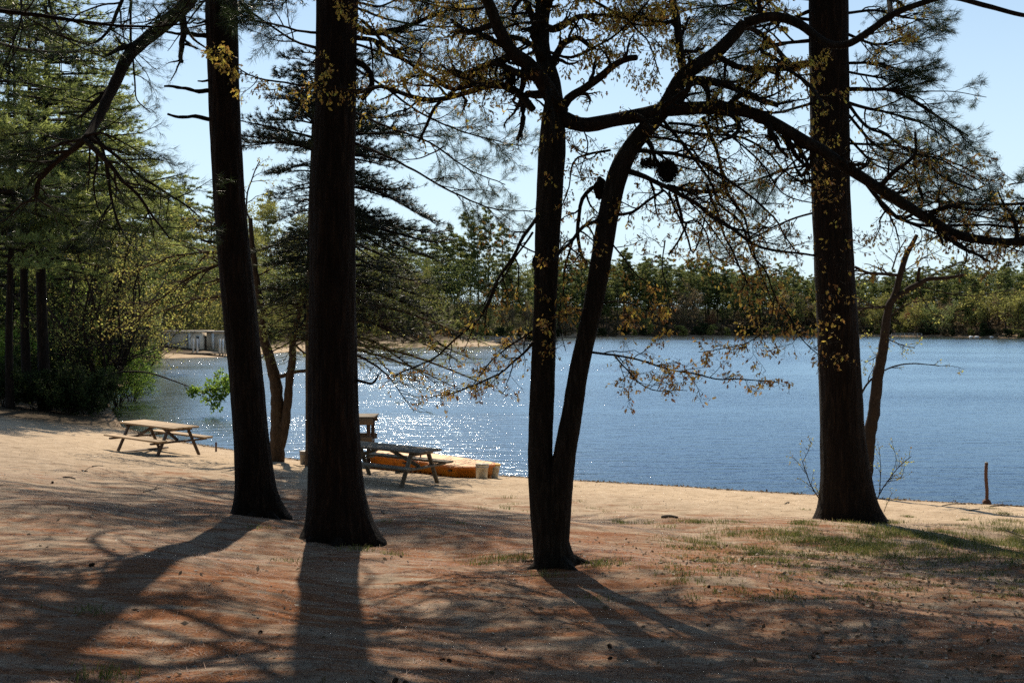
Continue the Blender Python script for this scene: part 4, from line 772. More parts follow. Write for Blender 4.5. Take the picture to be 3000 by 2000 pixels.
def table_from(label, pl, pr_, spread, tops, wood, frame, pads, sep, yaw_=None):
    a, b_ = G(*pl), G(*pr_); dxy = (b_ - a)[:2]; yaw = math.atan2(dxy[1], dxy[0]); c = G((pl[0] + pr_[0]) / 2, (pl[1] + pr_[1]) / 2)
    if yaw_ is not None: yaw = math.radians(yaw_)
    u = np.array([math.cos(yaw), math.sin(yaw)])
    v = np.array([-u[1], u[0]]); R_ = lambda s_, q: (lambda xy: (xy[0], xy[1], gz(*xy)))(c[:2] + u * s_ * sep / 2 + v * q * .62)
    print(label[:20], 'yaw', math.degrees(yaw), 'raw sep', np.linalg.norm(dxy), c)
    return picnic(label, (R_(-1, -1), R_(-1, 1)), (R_(1, -1), R_(1, 1)), None, None, tops, 0, wood, frame, pads)
table_from('tan wooden picnic table on the sunlit sand at left, near the cove', (384, 1320), (541, 1336), 0, 2.44, 'wood_tan', 'wood_dark', True, 1.75, -38).scale = (1.06,) * 3
table_from('grey weathered picnic table beside the orange float, partly behind the thick pine', (1025, 1398), (1226, 1420), 0, 2.5, 'wood_grey', 'wood_grey', False, 1.9, -33).scale = (1.03,) * 3

# ------------------------------------------------------------------ orange plastic float
c0, c1, c3 = G(1362, 1400), G(1463, 1393), G(1040, 1378)
z0 = min(c0[2], c1[2]) + .07
u = unit(np.array([-.69, .72, 0])); v = np.array([u[1], -u[0], 0]); v = v if v[0] > 0 else -v
Lf_ = 4.2; Wf = 1.2; hf = .40; o0 = np.array([c0[0], c0[1], 0]); zL = gz(*(o0 + u * Lf_)[:2])
Fl = wempty('float', (*c0[:2], z0), 'orange plastic swim float with sun bleached deck, pulled up on the sand', 'float')
slopez = 0.0
def fp(a, b_, h): return np.array([*(o0 + u * a + v * b_)[:2], z0 + .02 + h])
def ring(h, e, ch=.28):
    return [fp(ch - e, -e, h), fp(Lf_ - ch + e, -e, h), fp(Lf_ + e, ch - e, h), fp(Lf_ + e, Wf - ch + e, h), fp(Lf_ - ch + e, Wf + e, h), fp(ch - e, Wf + e, h), fp(-e, Wf - ch + e, h), fp(-e, ch - e, h)]
def loft(mb, rings, cap=True):
    n = len(rings[0]); V = np.array([p_ for r_ in rings for p_ in r_]); q = []
    for i in range(len(rings) - 1):
        for j in range(n): q.append([i * n + j, i * n + (j + 1) % n, (i + 1) * n + (j + 1) % n, (i + 1) * n + j])
    mb.add(V, None, q)
    for r_, fl_ in ((rings[0], -1), (rings[-1], 1)):
        cc = np.mean(r_, 0); mb.add(np.vstack([r_, cc]), [[j, (j + 1) % n, n] if fl_ > 0 else [(j + 1) % n, j, n] for j in range(n)])
mb = MB(); loft(mb, [ring(-.04, -.05), ring(.14, -.035), ring(.145, -.01), ring(.34, 0), ring(.345, .02)]); mb.build('hull', M['orange'], Fl, bevel=.012)
for side, ln in (('near', Lf_), ('end', Wf)):
    n = int((ln - .5) / .2)
    for i in range(n):
        a = .3 + (ln - .6) * (i + .5) / n
        p_ = {'near': fp(a, -.0, .05), 'far': fp(a, Wf, .05), 'end': fp(0, a, .05), 'end2': fp(Lf_, a, .05)}[side]
        mb = MB(); mb.tube([p_ + np.array([0, 0, -.09]), p_ + np.array([0, 0, .07]), p_ + np.array([0, 0, .10])], [.062, .058, .035], 8); mb.build('float_rib', M['orange'], Fl, smooth=False)
mb = MB(); loft(mb, [ring(.347, .045), ring(.385, .045), ring(.40, .03)]); mb.build('rim', M['orange'], Fl, bevel=.008)
mb = MB(); loft(mb, [ring(.402, -.01), ring(.415, -.02)]); mb.build('deck', M['orange_top'], Fl)
for i in range(9):
    mb = MB(); p_ = fp(.5 + i * .42, -.03, .375); mb.tube([p_, p_ + v * -.03], [.012, .009], 8); mb.build('rim_bolt', M['metal'], Fl)
for a in (.55, 2.4):
    mb = MB(); mb.box(fp(a, -.012, .285), (.13, .02, .045), np.array([u, v, [0, 0, 1]])); mb.build('handle_slot', M['cone'], Fl)
mb = MB()
p_ = fp(1.95, .18, .43); mb.box(p_, (.07, .07, .03)); mb.tube([p_, p_ + np.array([0, 0, .13])], [.02, .02], 8); mb.beam(p_ + np.array([-.09, 0, .15]), p_ + np.array([.09, 0, .15]), .035, .035)
mb.build('mooring_cleat', M['wood_dark'], Fl, bevel=.004)

# ------------------------------------------------------------------ buckets
def bucket(px, py, r, h, tilt, mat, label, lid=None, handle=True):
    g0 = G(px, py); E_ = wempty('bucket', g0, label, 'bucket'); T_ = np.array([math.sin(tilt), 0, math.cos(tilt)]); mb = MB()
    pr_ = [(0, .84), (.015, .86), (.78, .97), (.785, 1.04), (.82, 1.04), (.825, .985), (.93, 1), (.935, 1.05), (.99, 1.05), (1, 1.02), (.985, .97), (.3, .86)]
    mb.tube([g0 + T_ * h * a for a, _ in pr_], [r * q for _, q in pr_], 26, cap=True); mb.build('pail', M[mat], E_, smooth=False)
    if lid:
        mb = MB(); mb.tube([g0 + T_ * h * a for a in (.965, .97, 1.03, 1.05)], [r * 1.07, r * 1.1, r * 1.09, r * .95], 26); mb.build('lid', M[lid], E_)
    if handle:
        mb = MB(); a0 = g0 + T_ * h * .9; pts = [a0 + np.array([math.cos(t_) * r * 1.06, -.25 * r * math.sin(t_) - .5 * r * math.sin(t_), math.sin(t_) * r * -.55]) for t_ in np.linspace(0, math.pi, 14)]
        mb.tube(pts, .004, 6); mb.build('wire_handle', M['metal'], E_)
bucket(1411, 1403, .158, .37, .03, 'bucket', 'dirty white bucket standing against the end of the orange float')
bucket(1443, 1400, .155, .36, .12, 'bucket', 'leaning bucket with a yellow lid beside the white bucket', 'lid_yellow')
bucket(893, 1360, .14, .36, 0, 'bucket_grey', 'grey bucket on the sand left of the thickest pine', 'bucket_grey', False)

# ------------------------------------------------------------------ wooden lifeguard stand behind the thick pine
dS = 28.6
St = wempty('wooden_stand', (P(990, 0, dS)[0], dS, 0), 'weathered wooden stand at the water, mostly hidden behind the thickest pine', 'stand')
x0, x1 = (905 - HX) / FPX * dS, (1088 - HX) / FPX * dS; zt = CZ - (1224 - HY) / FPX * dS
for x in (x0 + .05, x1 - .08):
    for y in (dS, dS + .9):
        mb = MB(); mb.box((x, y, (zt - .1 - .5) / 2), (.10, .09, zt - .05 + .4)); mb.build('post', M['wood_dark'], St, bevel=.005)
mb = MB(); [mb.box(((x0 + x1) / 2, dS - .06 + i * .155 + .08, zt + .02), (x1 - x0 + .16, .145, .035), rnd=random.random()) for i in range(7)]; mb.build('platform', M['wood_grey'], St, bevel=.004)
for y in (dS - .075, dS + .975):
    mb = MB(); mb.box(((x0 + x1) / 2, y, zt - .095), (x1 - x0 + .10, .04, .18)); mb.build('fascia_board', M['wood_grey'], St, bevel=.004)
    mb = MB(); mb.box(((x0 + x1) / 2, y, zt - .60), (x1 - x0 + .06, .04, .16)); mb.build('rail', M['wood_grey'], St, bevel=.004)
mb = MB(); mb.box(((x0 + x1) / 2, dS + .35, zt - .66), (x1 - x0, .5, .04)); mb.build('footrest', M['wood_grey'], St, bevel=.004)

# ------------------------------------------------------------------ posts
g0 = G(2890, 1476); Po = wempty('post', g0, 'lone rusty brown post at the water edge on the right', 'post')
hP = (1476 - 1357) / FPX * g0[1]; mb = MB(); mb.tube([g0 + np.array([.012 * math.sin(q * 7), 0, q]) for q in np.linspace(-.2, hP, 12)], .036, 10); mb.build('shaft', M['wood_post'], Po, smooth=True)
mb = MB(); blob(mb, g0 + np.array([.01, 0, .03]), .085, 4, (1, 1, 1.0), 10); mb.build('base', M['wood_post'], Po, smooth=True)
mb = MB(); mb.tube([g0 + np.array([0, 0, hP]), g0 + np.array([0, 0, hP + .03])], [.04, .03], 10); mb.build('cap', M['bucket_grey'], Po)
g0 = G(633, 1322); mb = MB(); mb.box(g0 + np.array([0, 0, .08]), (.05, .04, .40)); s_ = mb.build('stake', M['wood_post'], bevel=.006); tag(s_, 'short wooden stake in the sand at the shoreline right of the tan table', 'stake')

# ------------------------------------------------------------------ far shore
def proto_pine(h, R, zc0, nb, mat, tw, tl, tn, n2, spacing, seed, width=.45, pad=.5):
    random.seed(seed); tb, bb, ff = MB(), MB(), MB(); zz = np.linspace(-1, h, 14)
    tb.tube([(.25 * math.sin(q * .2 + seed), 0, q) for q in zz], np.interp(zz, [0, h], [width / 2, .03]), 7)
    conifer(tb, ff, lambda q: (.25 * math.sin(q * .2 + seed), 0), zc0, h, nb, lambda f, a: R * (1.0 - .62 * f ** 2.2) * (.55 + .45 * min(1, f * 5)) * U(.3, 1.15), e0=.18, droop=.12, up=.05, n2=n2, padw=pad, tn=tn, tl=tl, tw=tw, spacing=spacing, twigs=False, spread=.8, br=.06, bend=.1, bare=.1)
    return tb, ff, mat
def proto_decid(h, R, mat, nleaf, size, seed, bark='bark_far', base=.2):
    random.seed(seed); tb, ff = MB(), MB()
    g = Grow(tb, seg=(h / 8, h / 12, h / 16), crook=(.12, .2, .25), trop=(.05, .03, 0), kids=(9, 6, 0), ang=(25, 60), flat=0, rmin=.02, maxl=2, ratio=.55, sides=(6, 4, 3), leafstep=h * .03, start=base)
    for i in range(random.choice((1, 2, 3))): g.branch(Vector((U(-.2, .2), 0, -.5)), Vector((U(-.25, .25), U(-.25, .25), 1)).normalized(), h * U(.85, 1), h * .014, 0)
    p, dd = np.array(g.pts), np.array(g.dirs); k = RNG.integers(0, len(p), nleaf); p = p[k] + RNG.normal(size=(nleaf, 3)) * h * .035
    leaves(ff, p, dd[k], size, SIMPLE, jit=1.2); return tb, ff, mat
def realise(name, pr_, label, cat, group, bark='bark_far'):
    E_ = empty(name, (0, 0, 0), 0, label, cat, group); pr_[0].build('trunk', M[bark], E_, smooth=True); pr_[1].build('crown', M[pr_[2]], E_); return E_
def dup(src, loc, rz, sc_, label, group):
    r_ = src.copy(); COL.objects.link(r_); r_.location = loc; r_.rotation_euler = (0, 0, rz); r_.scale = (sc_[0], sc_[0], sc_[1]); r_['label'] = label; r_['group'] = group
    for ch in src.children: c2 = ch.copy(); COL.objects.link(c2); c2.parent = r_
    return r_
class Kind:
    def __init__(s, protos, label, group, name, cat='tree', bark='bark_far'):
        s.src = [realise(name, p_, label, cat, group, bark) for p_ in protos]; s.used = [False] * len(protos); s.label, s.group = label, group
    def place(s, x, y, sc_=(1, 1), label=None, zoff=0):
        i = random.randrange(len(s.src)); z = gz(x, y) + zoff; rz = U(0, 6.28)
        if s.used[i]: return dup(s.src[i], (x, y, z), rz, sc_, label or s.label, s.group)
        s.used[i] = True; o_ = s.src[i]; o_.location = (x, y, z); o_.rotation_euler = (0, 0, rz); o_.scale = (sc_[0], sc_[0], sc_[1])
        if label: o_['label'] = label
        return o_
    def finish(s):
        for o_, us in zip(s.src, s.used):
            if not us:
                for ch in list(o_.children): bpy.data.objects.remove(ch)
                bpy.data.objects.remove(o_)
farp = Kind([proto_pine(21, 3.7, 5 + 1.2 * i, 50, 'needle_far', .20, .62, 11, 2.8, .5, 20 + i) for i in range(4)], 'dark green pine in the wood across the lake', 'pines across the lake', 'pine_tree')
nearp = Kind([proto_pine(20, 3.7, 5 + i, 56, 'needle_far', .16, .55, 8, 3.2, .4, 30 + i) for i in range(3)], 'tall thin pine on the far left shore beyond the cove', 'pines on the far left shore', 'pine_tree')
fary = Kind([proto_decid(12, 4, 'far_yellow', 2600, .48, 40 + i) for i in range(2)], 'yellow green budding tree across the lake', 'yellow green trees across the lake', 'budding_tree')
farb = Kind([proto_decid(12, 4, 'far_brown', 2400, .44, 50 + i) for i in range(3)], 'brown budding tree across the lake', 'brown budding trees across the lake', 'budding_tree')
farr = Kind([proto_decid(9, 3, 'far_red', 1600, .4, 60)], 'reddish budding tree across the lake', 'reddish trees across the lake', 'budding_tree')
cove_y = Kind([proto_decid(13, 4.5, 'far_yellow', 8500, .27, 70 + i) for i in range(3)], 'yellow green leafing tree behind the far left beach', 'leafing trees behind the far left beach', 'leafing_tree')
cove_b = Kind([proto_decid(10, 4, 'far_brown', 6500, .24, 80 + i) for i in range(2)], 'bare brown budding tree behind the far left beach', 'bare trees behind the far left beach', 'leafing_tree')
bushk = Kind([proto_decid(4.2, 2, 'far_brown', 2200, .32, 90, base=.02), proto_decid(4.0, 2, 'leaf_dark', 2200, .32, 92, base=.02), proto_decid(4.0, 2, 'far_yellow', 2000, .32, 91, base=.02)], 'low bush along the far waterline', 'bushes along the far waterline', 'bush', 'bush')
random.seed(5)
def shore_at(px):
    for (a, b_), (c2, d_) in zip(shore_px[:-1][::-1], shore_px[1:][::-1]): pass
    xs = [p_[0] for p_ in shore_px[16:]]; ys = [p_[1] for p_ in shore_px[16:]]; py = np.interp(px, xs, ys); return CZ * FPX / (py - HY)
def at_px(px, d): return ((px - HX) / FPX * d, d)
# skyline height (photo y) along the far shore; trees are scaled to reach it
sky_px = [1300, 1380, 1450, 1500, 1560, 1620, 1750, 1800, 1900, 2000, 2100, 2200, 2300, 2400, 2520, 2600, 2700, 2800, 2900, 3000, 3100]
sky_py = [690, 650, 650, 735, 760, 760, 765, 745, 745, 755, 770, 775, 785, 800, 800, 800, 790, 775, 765, 760, 760]
def top_scale(px, d, hproto, k): z = gz(*at_px(px, d)); want = CZ + (HY - np.interp(px, sky_px, sky_py)) / FPX * d - z; return max(.35, want * k / hproto)
n_far = 0
for row, (off, step, kmin, kmax) in enumerate(((7, 40, .5, .98), (14, 34, .65, 1.05), (24, 30, .75, 1.08), (38, 30, .8, 1.1))):
    px = 1570
    while px < 3090:
        q = px + U(-12, 12); d = shore_at(min(max(q, 1570), 3050)) + off + U(-3, 3); s_ = top_scale(q, d, 21, U(kmin, kmax))
        right = q > 2200
        if row == 0 and random.random() < (.75 if right else .22) or row == 1 and right and random.random() < .35:
            kd = random.choices((fary, farb, farr), (.45, .45, .14))[0]; s_ = U(.6, 1.0); kd.place(*at_px(q, d), (s_, s_))
        else: farp.place(*at_px(q, d), (s_ * U(.9, 1.15), s_))
        n_far += 1; px += step * U(.75, 1.25)
px = 1580
while px < 3080:
    d = shore_at(min(max(px, 1570), 3050)) + U(1.5, 4.5); bushk.place(*at_px(px, d), (U(.7, 1.3), U(.5, 1.1)), zoff=-.2); px += U(18, 36)
# the pale willow-like tree on the right part of the far shore
wil = Kind([proto_decid(9.5, 4.6, 'far_pale', 3600, .34, 95, base=.03)], 'rounded pale green tree at the far waterline on the right', 'pale tree', 'leafing_tree')
wo = wil.place(*at_px(2752, shore_at(2752) + 3.5), (1.05, .95), 'rounded pale green tree at the far waterline on the right'); del wo['group']
# left far shore: tall pines and leafing trees between the trunks
for px, k_ in ((1285, 1.0), (1330, 1.05), (1375, 1.1), (1400, 1.0), (1432, 1.12), (1470, 1.1), (1500, .9), (1540, .8), (1255, .7), (1310, 1.0)):
    d = 203 + U(-6, 10); nearp.place(*at_px(px, d), (U(.8, 1), top_scale(px, d, 20, k_)))
for px, dd, ty, s_ in ((455, 150, 'y', .85), (500, 165, 'y', .95), (560, 160, 'b', .9), (610, 170, 'y', .9), (660, 165, 'y', .95), (700, 175, 'y', 1.0), (740, 165, 'y', .95), (780, 205, 'p', 1.0), (800, 190, 'y', 1.25), (850, 185, 'y', .8), (890, 200, 'y', 1.1), (930, 210, 'p', .9),
                     (960, 195, 'y', .9), (1010, 190, 'b', .9), (1050, 205, 'p', .95), (1060, 190, 'y', .9), (1100, 195, 'y', .9), (1140, 205, 'p', .9), (1160, 190, 'b', .9), (1200, 195, 'y', .9), (1240, 200, 'b', .8), (1270, 195, 'y', .7), (1350, 197, 'b', .6), (1420, 197, 'y', .55), (1500, 200, 'b', .6), (1540, 203, 'b', .7),
                     (480, 185, 'p', 1.0), (540, 190, 'p', 1.0), (620, 195, 'p', .95), (690, 200, 'p', .85), (860, 215, 'p', .8), (1000, 220, 'p', .9), (1090, 220, 'p', .9), (1190, 220, 'p', .95), (1250, 220, 'p', 1.0), (1340, 225, 'p', 1), (1500, 225, 'p', .8), (1560, 230, 'p', .8), (1600, 260, 'p', .8)):
    {'y': cove_y, 'b': cove_b, 'p': nearp}[ty].place(*at_px(px, dd), (s_, s_))
for px in range(740, 1560, 28):
    q = px + U(-10, 10); d = shore_at(q) + U(10, 18); bushk.place(*at_px(q, d), (U(.5, .9), U(.4, .8)))
for k_ in (farp, nearp, fary, farb, farr, cove_y, cove_b, bushk, wil): k_.finish()
print('far trees', n_far)
def wood(pxr, doff, dep, frac, n, size, mat, label, shore=True, sky=None, fmin=0.0):
    mb = MB(); px = RNG.uniform(*pxr, n); sh = np.array([shore_at(min(max(q, 452), 3050)) for q in px]) if shore else np.zeros(n); d = sh + doff + RNG.random(n) * dep
    x = (px - HX) / FPX * d; g_ = ground_z(x, d); cl = .5 + .5 * np.sin(px * .11 + d * .13) * np.sin(px * .043 + 2 + d * .05); cl2 = .5 + .5 * np.sin(px * .31 + 1) * np.sin(d * .4)
    top = np.maximum(CZ + (HY - np.interp(px, sky_px, sky_py) if sky is None else HY - np.interp(px, *sky)) / FPX * d - g_, 3) * frac * (.78 + .16 * cl + .10 * cl2)
    z = g_ + top * (fmin + (1 - fmin) * RNG.random(n)); p_ = np.stack([x, d, z], -1)
    leaves(mb, p_, RNG.normal(size=(n, 3)) + [0, 0, .3], size, SIMPLE, np.clip(.25 + .3 * cl + RNG.normal(size=n) * .2, 0, 1), jit=.5)
    tag(mb.build('background_wood', M[mat]), label, 'wood', kind='stuff')
wood((1560, 3150), 19, 34, .86, 170000, .5, 'needle_far', 'mass of dark pinewood behind the trees across the lake')
wood((2150, 3150), 12, 10, .34, 16000, .6, 'far_brown', 'brown undergrowth between the trunks across the lake')
wood((440, 1600), 21, 34, .88, 90000, .38, 'needle_far', 'mass of wood behind the far left beach', sky=([440, 700, 800, 1000, 1200, 1300, 1600], [640, 690, 720, 690, 680, 700, 740]))
wood((440, 1600), 17, 12, .4, 22000, .36, 'far_yellow', 'yellow green undergrowth behind the far left beach', sky=([440, 700, 800, 1000, 1200, 1300, 1600], [640, 690, 720, 690, 680, 700, 740]))
wood((-350, 250), 62, 40, .8, 60000, .38, 'needle_far', 'dark mass of wood deep behind the left grove', shore=False, sky=([-350, 0, 150, 250], [250, 350, 450, 600]))
def sky_blocking_wood():  # unseen foliage mass, added to darken the sky fill on foreground and trunks
    mb = MB(); n = 130000; x = RNG.uniform(-26, 26, n); y = RNG.uniform(-26, 7, n); z = 2.5 + RNG.uniform(1.2, 19, n); k = (y < -3.5) | (np.abs(x) > 10) | (z > 12.5); x, y, z = x[k], y[k], z[k]; r_ = np.hypot(x, y + 1); k = r_ > 6.5; x, y, z = x[k], y[k], z[k]
    leaves(mb, np.stack([x, y, z], -1), RNG.normal(size=(len(x), 3)), .42, SIMPLE, jit=.5); tag(mb.build('background_wood', M['needle']), 'unseen mass of pine foliage added around and behind the viewpoint to cut skylight', 'wood', kind='stuff')
sky_blocking_wood()
wood((200, 470), 100, 40, .85, 34000, .45, 'needle_far', 'mass of wood behind the budding shrub at left', shore=False, sky=([200, 300, 470], [450, 560, 680]))

# low tan building and walls on the far left beach, a house on the hill, docks
def bld(name, label, cat, x0, x1, d, y_top, y_bot, dep, wall, fascia=True, openings=(), pil=0, roof='flat', roofm='roof_grey'):
    xa, xb = (x0 - HX) / FPX * d, (x1 - HX) / FPX * d; zt = CZ - (y_top - HY) / FPX * d; zb = CZ - (y_bot - HY) / FPX * d
    E_ = wempty(name, ((xa + xb) / 2, d, zb), label, cat); cx = (xa + xb) / 2; wdt = xb - xa
    mb = MB(); mb.box((cx, d + dep / 2, (zt + zb) / 2 - .3), (wdt, dep, zt - zb + .6)); mb.build('wall', M[wall], E_)
    if roof == 'flat':
        mb = MB(); mb.box((cx, d + dep / 2, zt + .1), (wdt + .5, dep + .5, .2)); mb.build('roof', M[roofm], E_)
    else:
        mb = MB(); rh = 1.5; V = [(xa - .4, d - .5, zt), (xb + .4, d - .5, zt), (xb + .4, d + dep + .5, zt), (xa - .4, d + dep + .5, zt), (xa - .4, d + dep / 2, zt + rh), (xb + .4, d + dep / 2, zt + rh)]
        mb.add(V, [[0, 4, 3], [1, 2, 5]], [[0, 1, 5, 4], [2, 3, 4, 5], [3, 2, 1, 0]]); mb.build('roof', M[roofm], E_)
    for i in range(pil):
        mb = MB(); x = xa + wdt * (i + .5) / pil; mb.box((x, d - .1, (zt + zb) / 2 - .1), (.3, .2, zt - zb)); mb.build('pillar', M['wall_white'], E_)
    for kind_, a, b_, t_, bo in openings:
        xo, xp = (a - HX) / FPX * d, (b_ - HX) / FPX * d; zo, zp = CZ - (t_ - HY) / FPX * d, CZ - (bo - HY) / FPX * d
        mb = MB(); mb.box(((xo + xp) / 2, d - .03, (zo + zp) / 2), (xp - xo + .2, .06, zo - zp + .2)); fr_o = mb.build(kind_, M['wall_white'], E_)
        mb = MB(); mb.box(((xo + xp) / 2, d - .065, (zo + zp) / 2), (xp - xo, .02, zo - zp)); mb.build('pane', M['glass_dark'], fr_o)
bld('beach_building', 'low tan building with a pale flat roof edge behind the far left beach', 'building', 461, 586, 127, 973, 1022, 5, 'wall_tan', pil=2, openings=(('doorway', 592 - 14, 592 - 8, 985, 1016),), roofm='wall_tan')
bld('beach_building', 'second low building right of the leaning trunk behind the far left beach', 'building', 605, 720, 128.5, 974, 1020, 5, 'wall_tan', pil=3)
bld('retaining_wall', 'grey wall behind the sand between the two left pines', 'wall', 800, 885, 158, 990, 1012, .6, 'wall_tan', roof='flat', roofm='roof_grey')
bld('house', 'hillside house with grey roof and white framed windows between the two left pines', 'house', 780, 895, 183, 866, 893, 7, 'wall_white', roof='gable', openings=[('window', a, a + 9, 872, 884) for a in (800, 815, 830, 845, 862, 878)])
def dock(label, x0, x1, d, z, dep, n, rail=0, posts_up=.5, mat='wood_grey'):
    xa, xb = (x0 - HX) / FPX * d, (x1 - HX) / FPX * d; E_ = wempty('dock', ((xa + xb) / 2, d, 0), label, 'dock')
    mb = MB(); mb.box(((xa + xb) / 2, d + dep / 2, z), (xb - xa, dep, .14)); mb.build('deck', M[mat], E_)
    for i in range(n):
        x = xa + (xb - xa) * i / (n - 1)
        mb = MB(); mb.tube([(x, d - .08, -1.2), (x, d - .08, z + posts_up + rail)], .07, 7); mb.build('post', M['wood_post' if rail == 0 else 'wood_pale'], E_)
    if rail:
        for hh in (rail, rail * .5):
            mb = MB(); mb.beam((xa, d - .08, z + hh), (xb, d - .08, z + hh), .07, .07); mb.build('rail', M['wood_pale'], E_)
dock('long low dock in front of the tan beach building', 452, 690, 121, .42, 1.6, 9, 0, .05)
dock('dock with pale rails at the wooded point beyond the beach', 1385, 1520, 184, .55, 3, 9, 1.0, 0)
dock('small railed footbridge at the far waterline on the right', 2612, 2700, 283, .5, 1.6, 8, .6, 0)
for px in (566, 578, 644, 653):
    d = 123.; x = (px - HX) / FPX * d; mb = MB(); mb.tube([(x, d, 0), (x, d, 1.5 + .3 * (px % 3))], .12, 8); o_ = mb.build('mooring_post', M['wall_white'], smooth=True)
    tag(o_, {566: 'white mooring post, left of the pair at the end of the tan building', 578: 'white mooring post, right of the pair at the end of the tan building', 644: 'white mooring post just left of the leaning trunk, left of its pair', 653: 'white mooring post touching the left edge of the leaning trunk'}[px], 'mooring post', 'white mooring posts')
def boat(px, d, L_, mat, label):
    x, y = at_px(px, d); E_ = wempty('rowing_boat', (x, y, 0), label, 'boat'); mb = MB(); R_ = []
    st_ = [(-1, .55, .5), (-.6, .75, .42), (0, .8, .4), (.5, .65, .42), (.85, .3, .5), (1, .04, .6)]
    for a, wv, hv in st_: R_.append([(x + a * L_ / 2, y - wv * .8, hv), (x + a * L_ / 2, y - wv * .55, -.1), (x + a * L_ / 2, y + wv * .55, -.1), (x + a * L_ / 2, y + wv * .8, hv), (x + a * L_ / 2, y + wv * .7, hv - .02), (x + a * L_ / 2, y, .12), (x + a * L_ / 2, y - wv * .7, hv - .02)])
    loft(mb, [np.array(r_) for r_ in R_]); mb.build('hull', M[mat], E_); mb = MB(); mb.box((x, y, .36), (.3, 1.1, .04)); mb.build('thwart', M['wood_grey'], E_)
boat(1368, 181, 4.2, 'boat_white', 'white rowing boat moored left of the railed dock')
boat(1555, 186, 4.0, 'bucket_grey', 'dark rowing boat moored right of the railed dock')
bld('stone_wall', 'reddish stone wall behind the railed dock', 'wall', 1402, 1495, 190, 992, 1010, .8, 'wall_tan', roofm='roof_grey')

# ------------------------------------------------------------------ small things on the ground
def flat_tris(n, xr, yr, ln, wd, keep, zo=.004, tilt=.12, tpl=None):
    x = RNG.uniform(*xr, n); y = yr[0] + (yr[1] - yr[0]) * RNG.random(n) ** 1.3; k = keep(x, y); x, y = x[k], y[k]; z = ground_zh(x, y) + zo
    a = RNG.uniform(0, 2 * np.pi, len(x)); p = np.stack([x, y, z], -1); d_ = np.stack([np.cos(a), np.sin(a), RNG.normal(size=len(x)) * tilt], -1); return p, unit(d_)
def ground_zh(x, y):
    z = ground_z(x, y); h_ = np.zeros_like(z); s_ = lake_sd(x, y)
    for f, a, ph in ((2.9, .012, 0), (5.3, .008, 2), (9.7, .005, 4), (14.3, .0035, 1)): h_ += a * np.sin(x * f + 1.3 * np.sin(y * f * .61 + ph)) * np.cos(y * f * .83 + 1.1 * np.sin(x * f * .47 + ph))
    return z + h_ * np.clip(s_ / 1.5, 0, 1)
def patch(x, y, s=1.0, o_=0.): return .5 + .5 * np.sin(x * 1.3 * s + o_ + 1.5 * np.sin(y * 2.1 * s)) * np.sin(y * 3.1 * s + 1.2 * np.sin(x * .9 * s + o_))
p, d_ = flat_tris(260000, (-8, 9), (4.6, 17), .1, .002, lambda x, y: (np.abs(x) < y * .56) & (RNG.random(len(x)) < .15 + .85 * patch(x, y) ** 1.5))
mb = MB(); sd = unit(np.cross(d_, [0, 0, 1.])) * .0021; ln = RNG.uniform(.04, .10, (len(p), 1)); mid_ = p + d_ * ln * .5 + sd * RNG.normal(size=(len(p), 1)) * 2
V = np.stack([p - sd, p + sd, p + d_ * ln + np.array([0, 0, .004])], 1).reshape(-1, 3); mb.add(V, np.arange(len(V)).reshape(-1, 3), None, np.repeat(RNG.random(len(p)), 3))
tag(mb.build('fallen_needles', M['litter']), 'rust red fallen pine needles strewn over the shaded ground', 'needle litter', kind='stuff')
p, d_ = flat_tris(15000, (-6, 9), (4.6, 13), 0, 0, lambda x, y: (np.abs(x) < y * .56) & (RNG.random(len(x)) < np.clip(.08 + (x - .5) * .28, .04, 1)), tilt=.35)
mb = MB(); leaves(mb, p + np.array([0, 0, .006]), d_, .05, SIMPLE, jit=.25); tag(mb.build('dry_leaves', M['dead_leaf']), 'pale dry leaves scattered on the ground at lower right', 'leaf litter', kind='stuff')
# grass
def grass_at(cx, cy, r, n, h, mb):
    x = cx + RNG.normal(size=n) * r; y = cy + RNG.normal(size=n) * r; z = ground_zh(x, y); p = np.stack([x, y, z], -1); hh = h * RNG.uniform(.5, 1.2, (n, 1)); up = unit(np.stack([RNG.normal(size=n) * .35, RNG.normal(size=n) * .35, np.ones(n)], -1))
    a = RNG.uniform(0, np.pi, n); sd = np.stack([np.cos(a), np.sin(a), 0 * a], -1) * .0032; bend = np.stack([RNG.normal(size=n) * .3, RNG.normal(size=n) * .3, -.1 + 0 * a], -1) * hh
    m_ = p + up * hh * .55; tip = p + up * hh + bend
    V = np.stack([p - sd, p + sd, m_ + sd * .7, m_ - sd * .7, tip], 1).reshape(-1, 3); i = np.arange(n)[:, None] * 5
    mb.add(V, np.concatenate([i + [3, 2, 4]]), np.concatenate([i + [0, 1, 2, 3]]), np.repeat(np.clip(RNG.random(n) * .9 + RNG.normal() * .12, 0, 1), 5))
mb = MB()
for i in range(560):
    px, py = U(1950, 3080), random.gauss(1590, 48); py = max(py, 1530 if px < 2600 else 1500)
    if py > 1760 or (px < 2150 and random.random() < .6) or (random.random() > math.exp(-((py - 1575) / 75) ** 2) + .05) or math.sin(px * .021 + 1.3 * math.sin(py * .05)) * math.sin(py * .07 + px * .006) < -.25: continue
    g0 = G(px, py); grass_at(g0[0], g0[1], U(.05, .2), random.randint(30, 130), U(.04, .10), mb)
for i in range(140):
    px, py = U(1950, 3000), U(1600, 1760); g0 = G(px, py); grass_at(g0[0], g0[1], U(.03, .09), 30, U(.03, .06), mb)
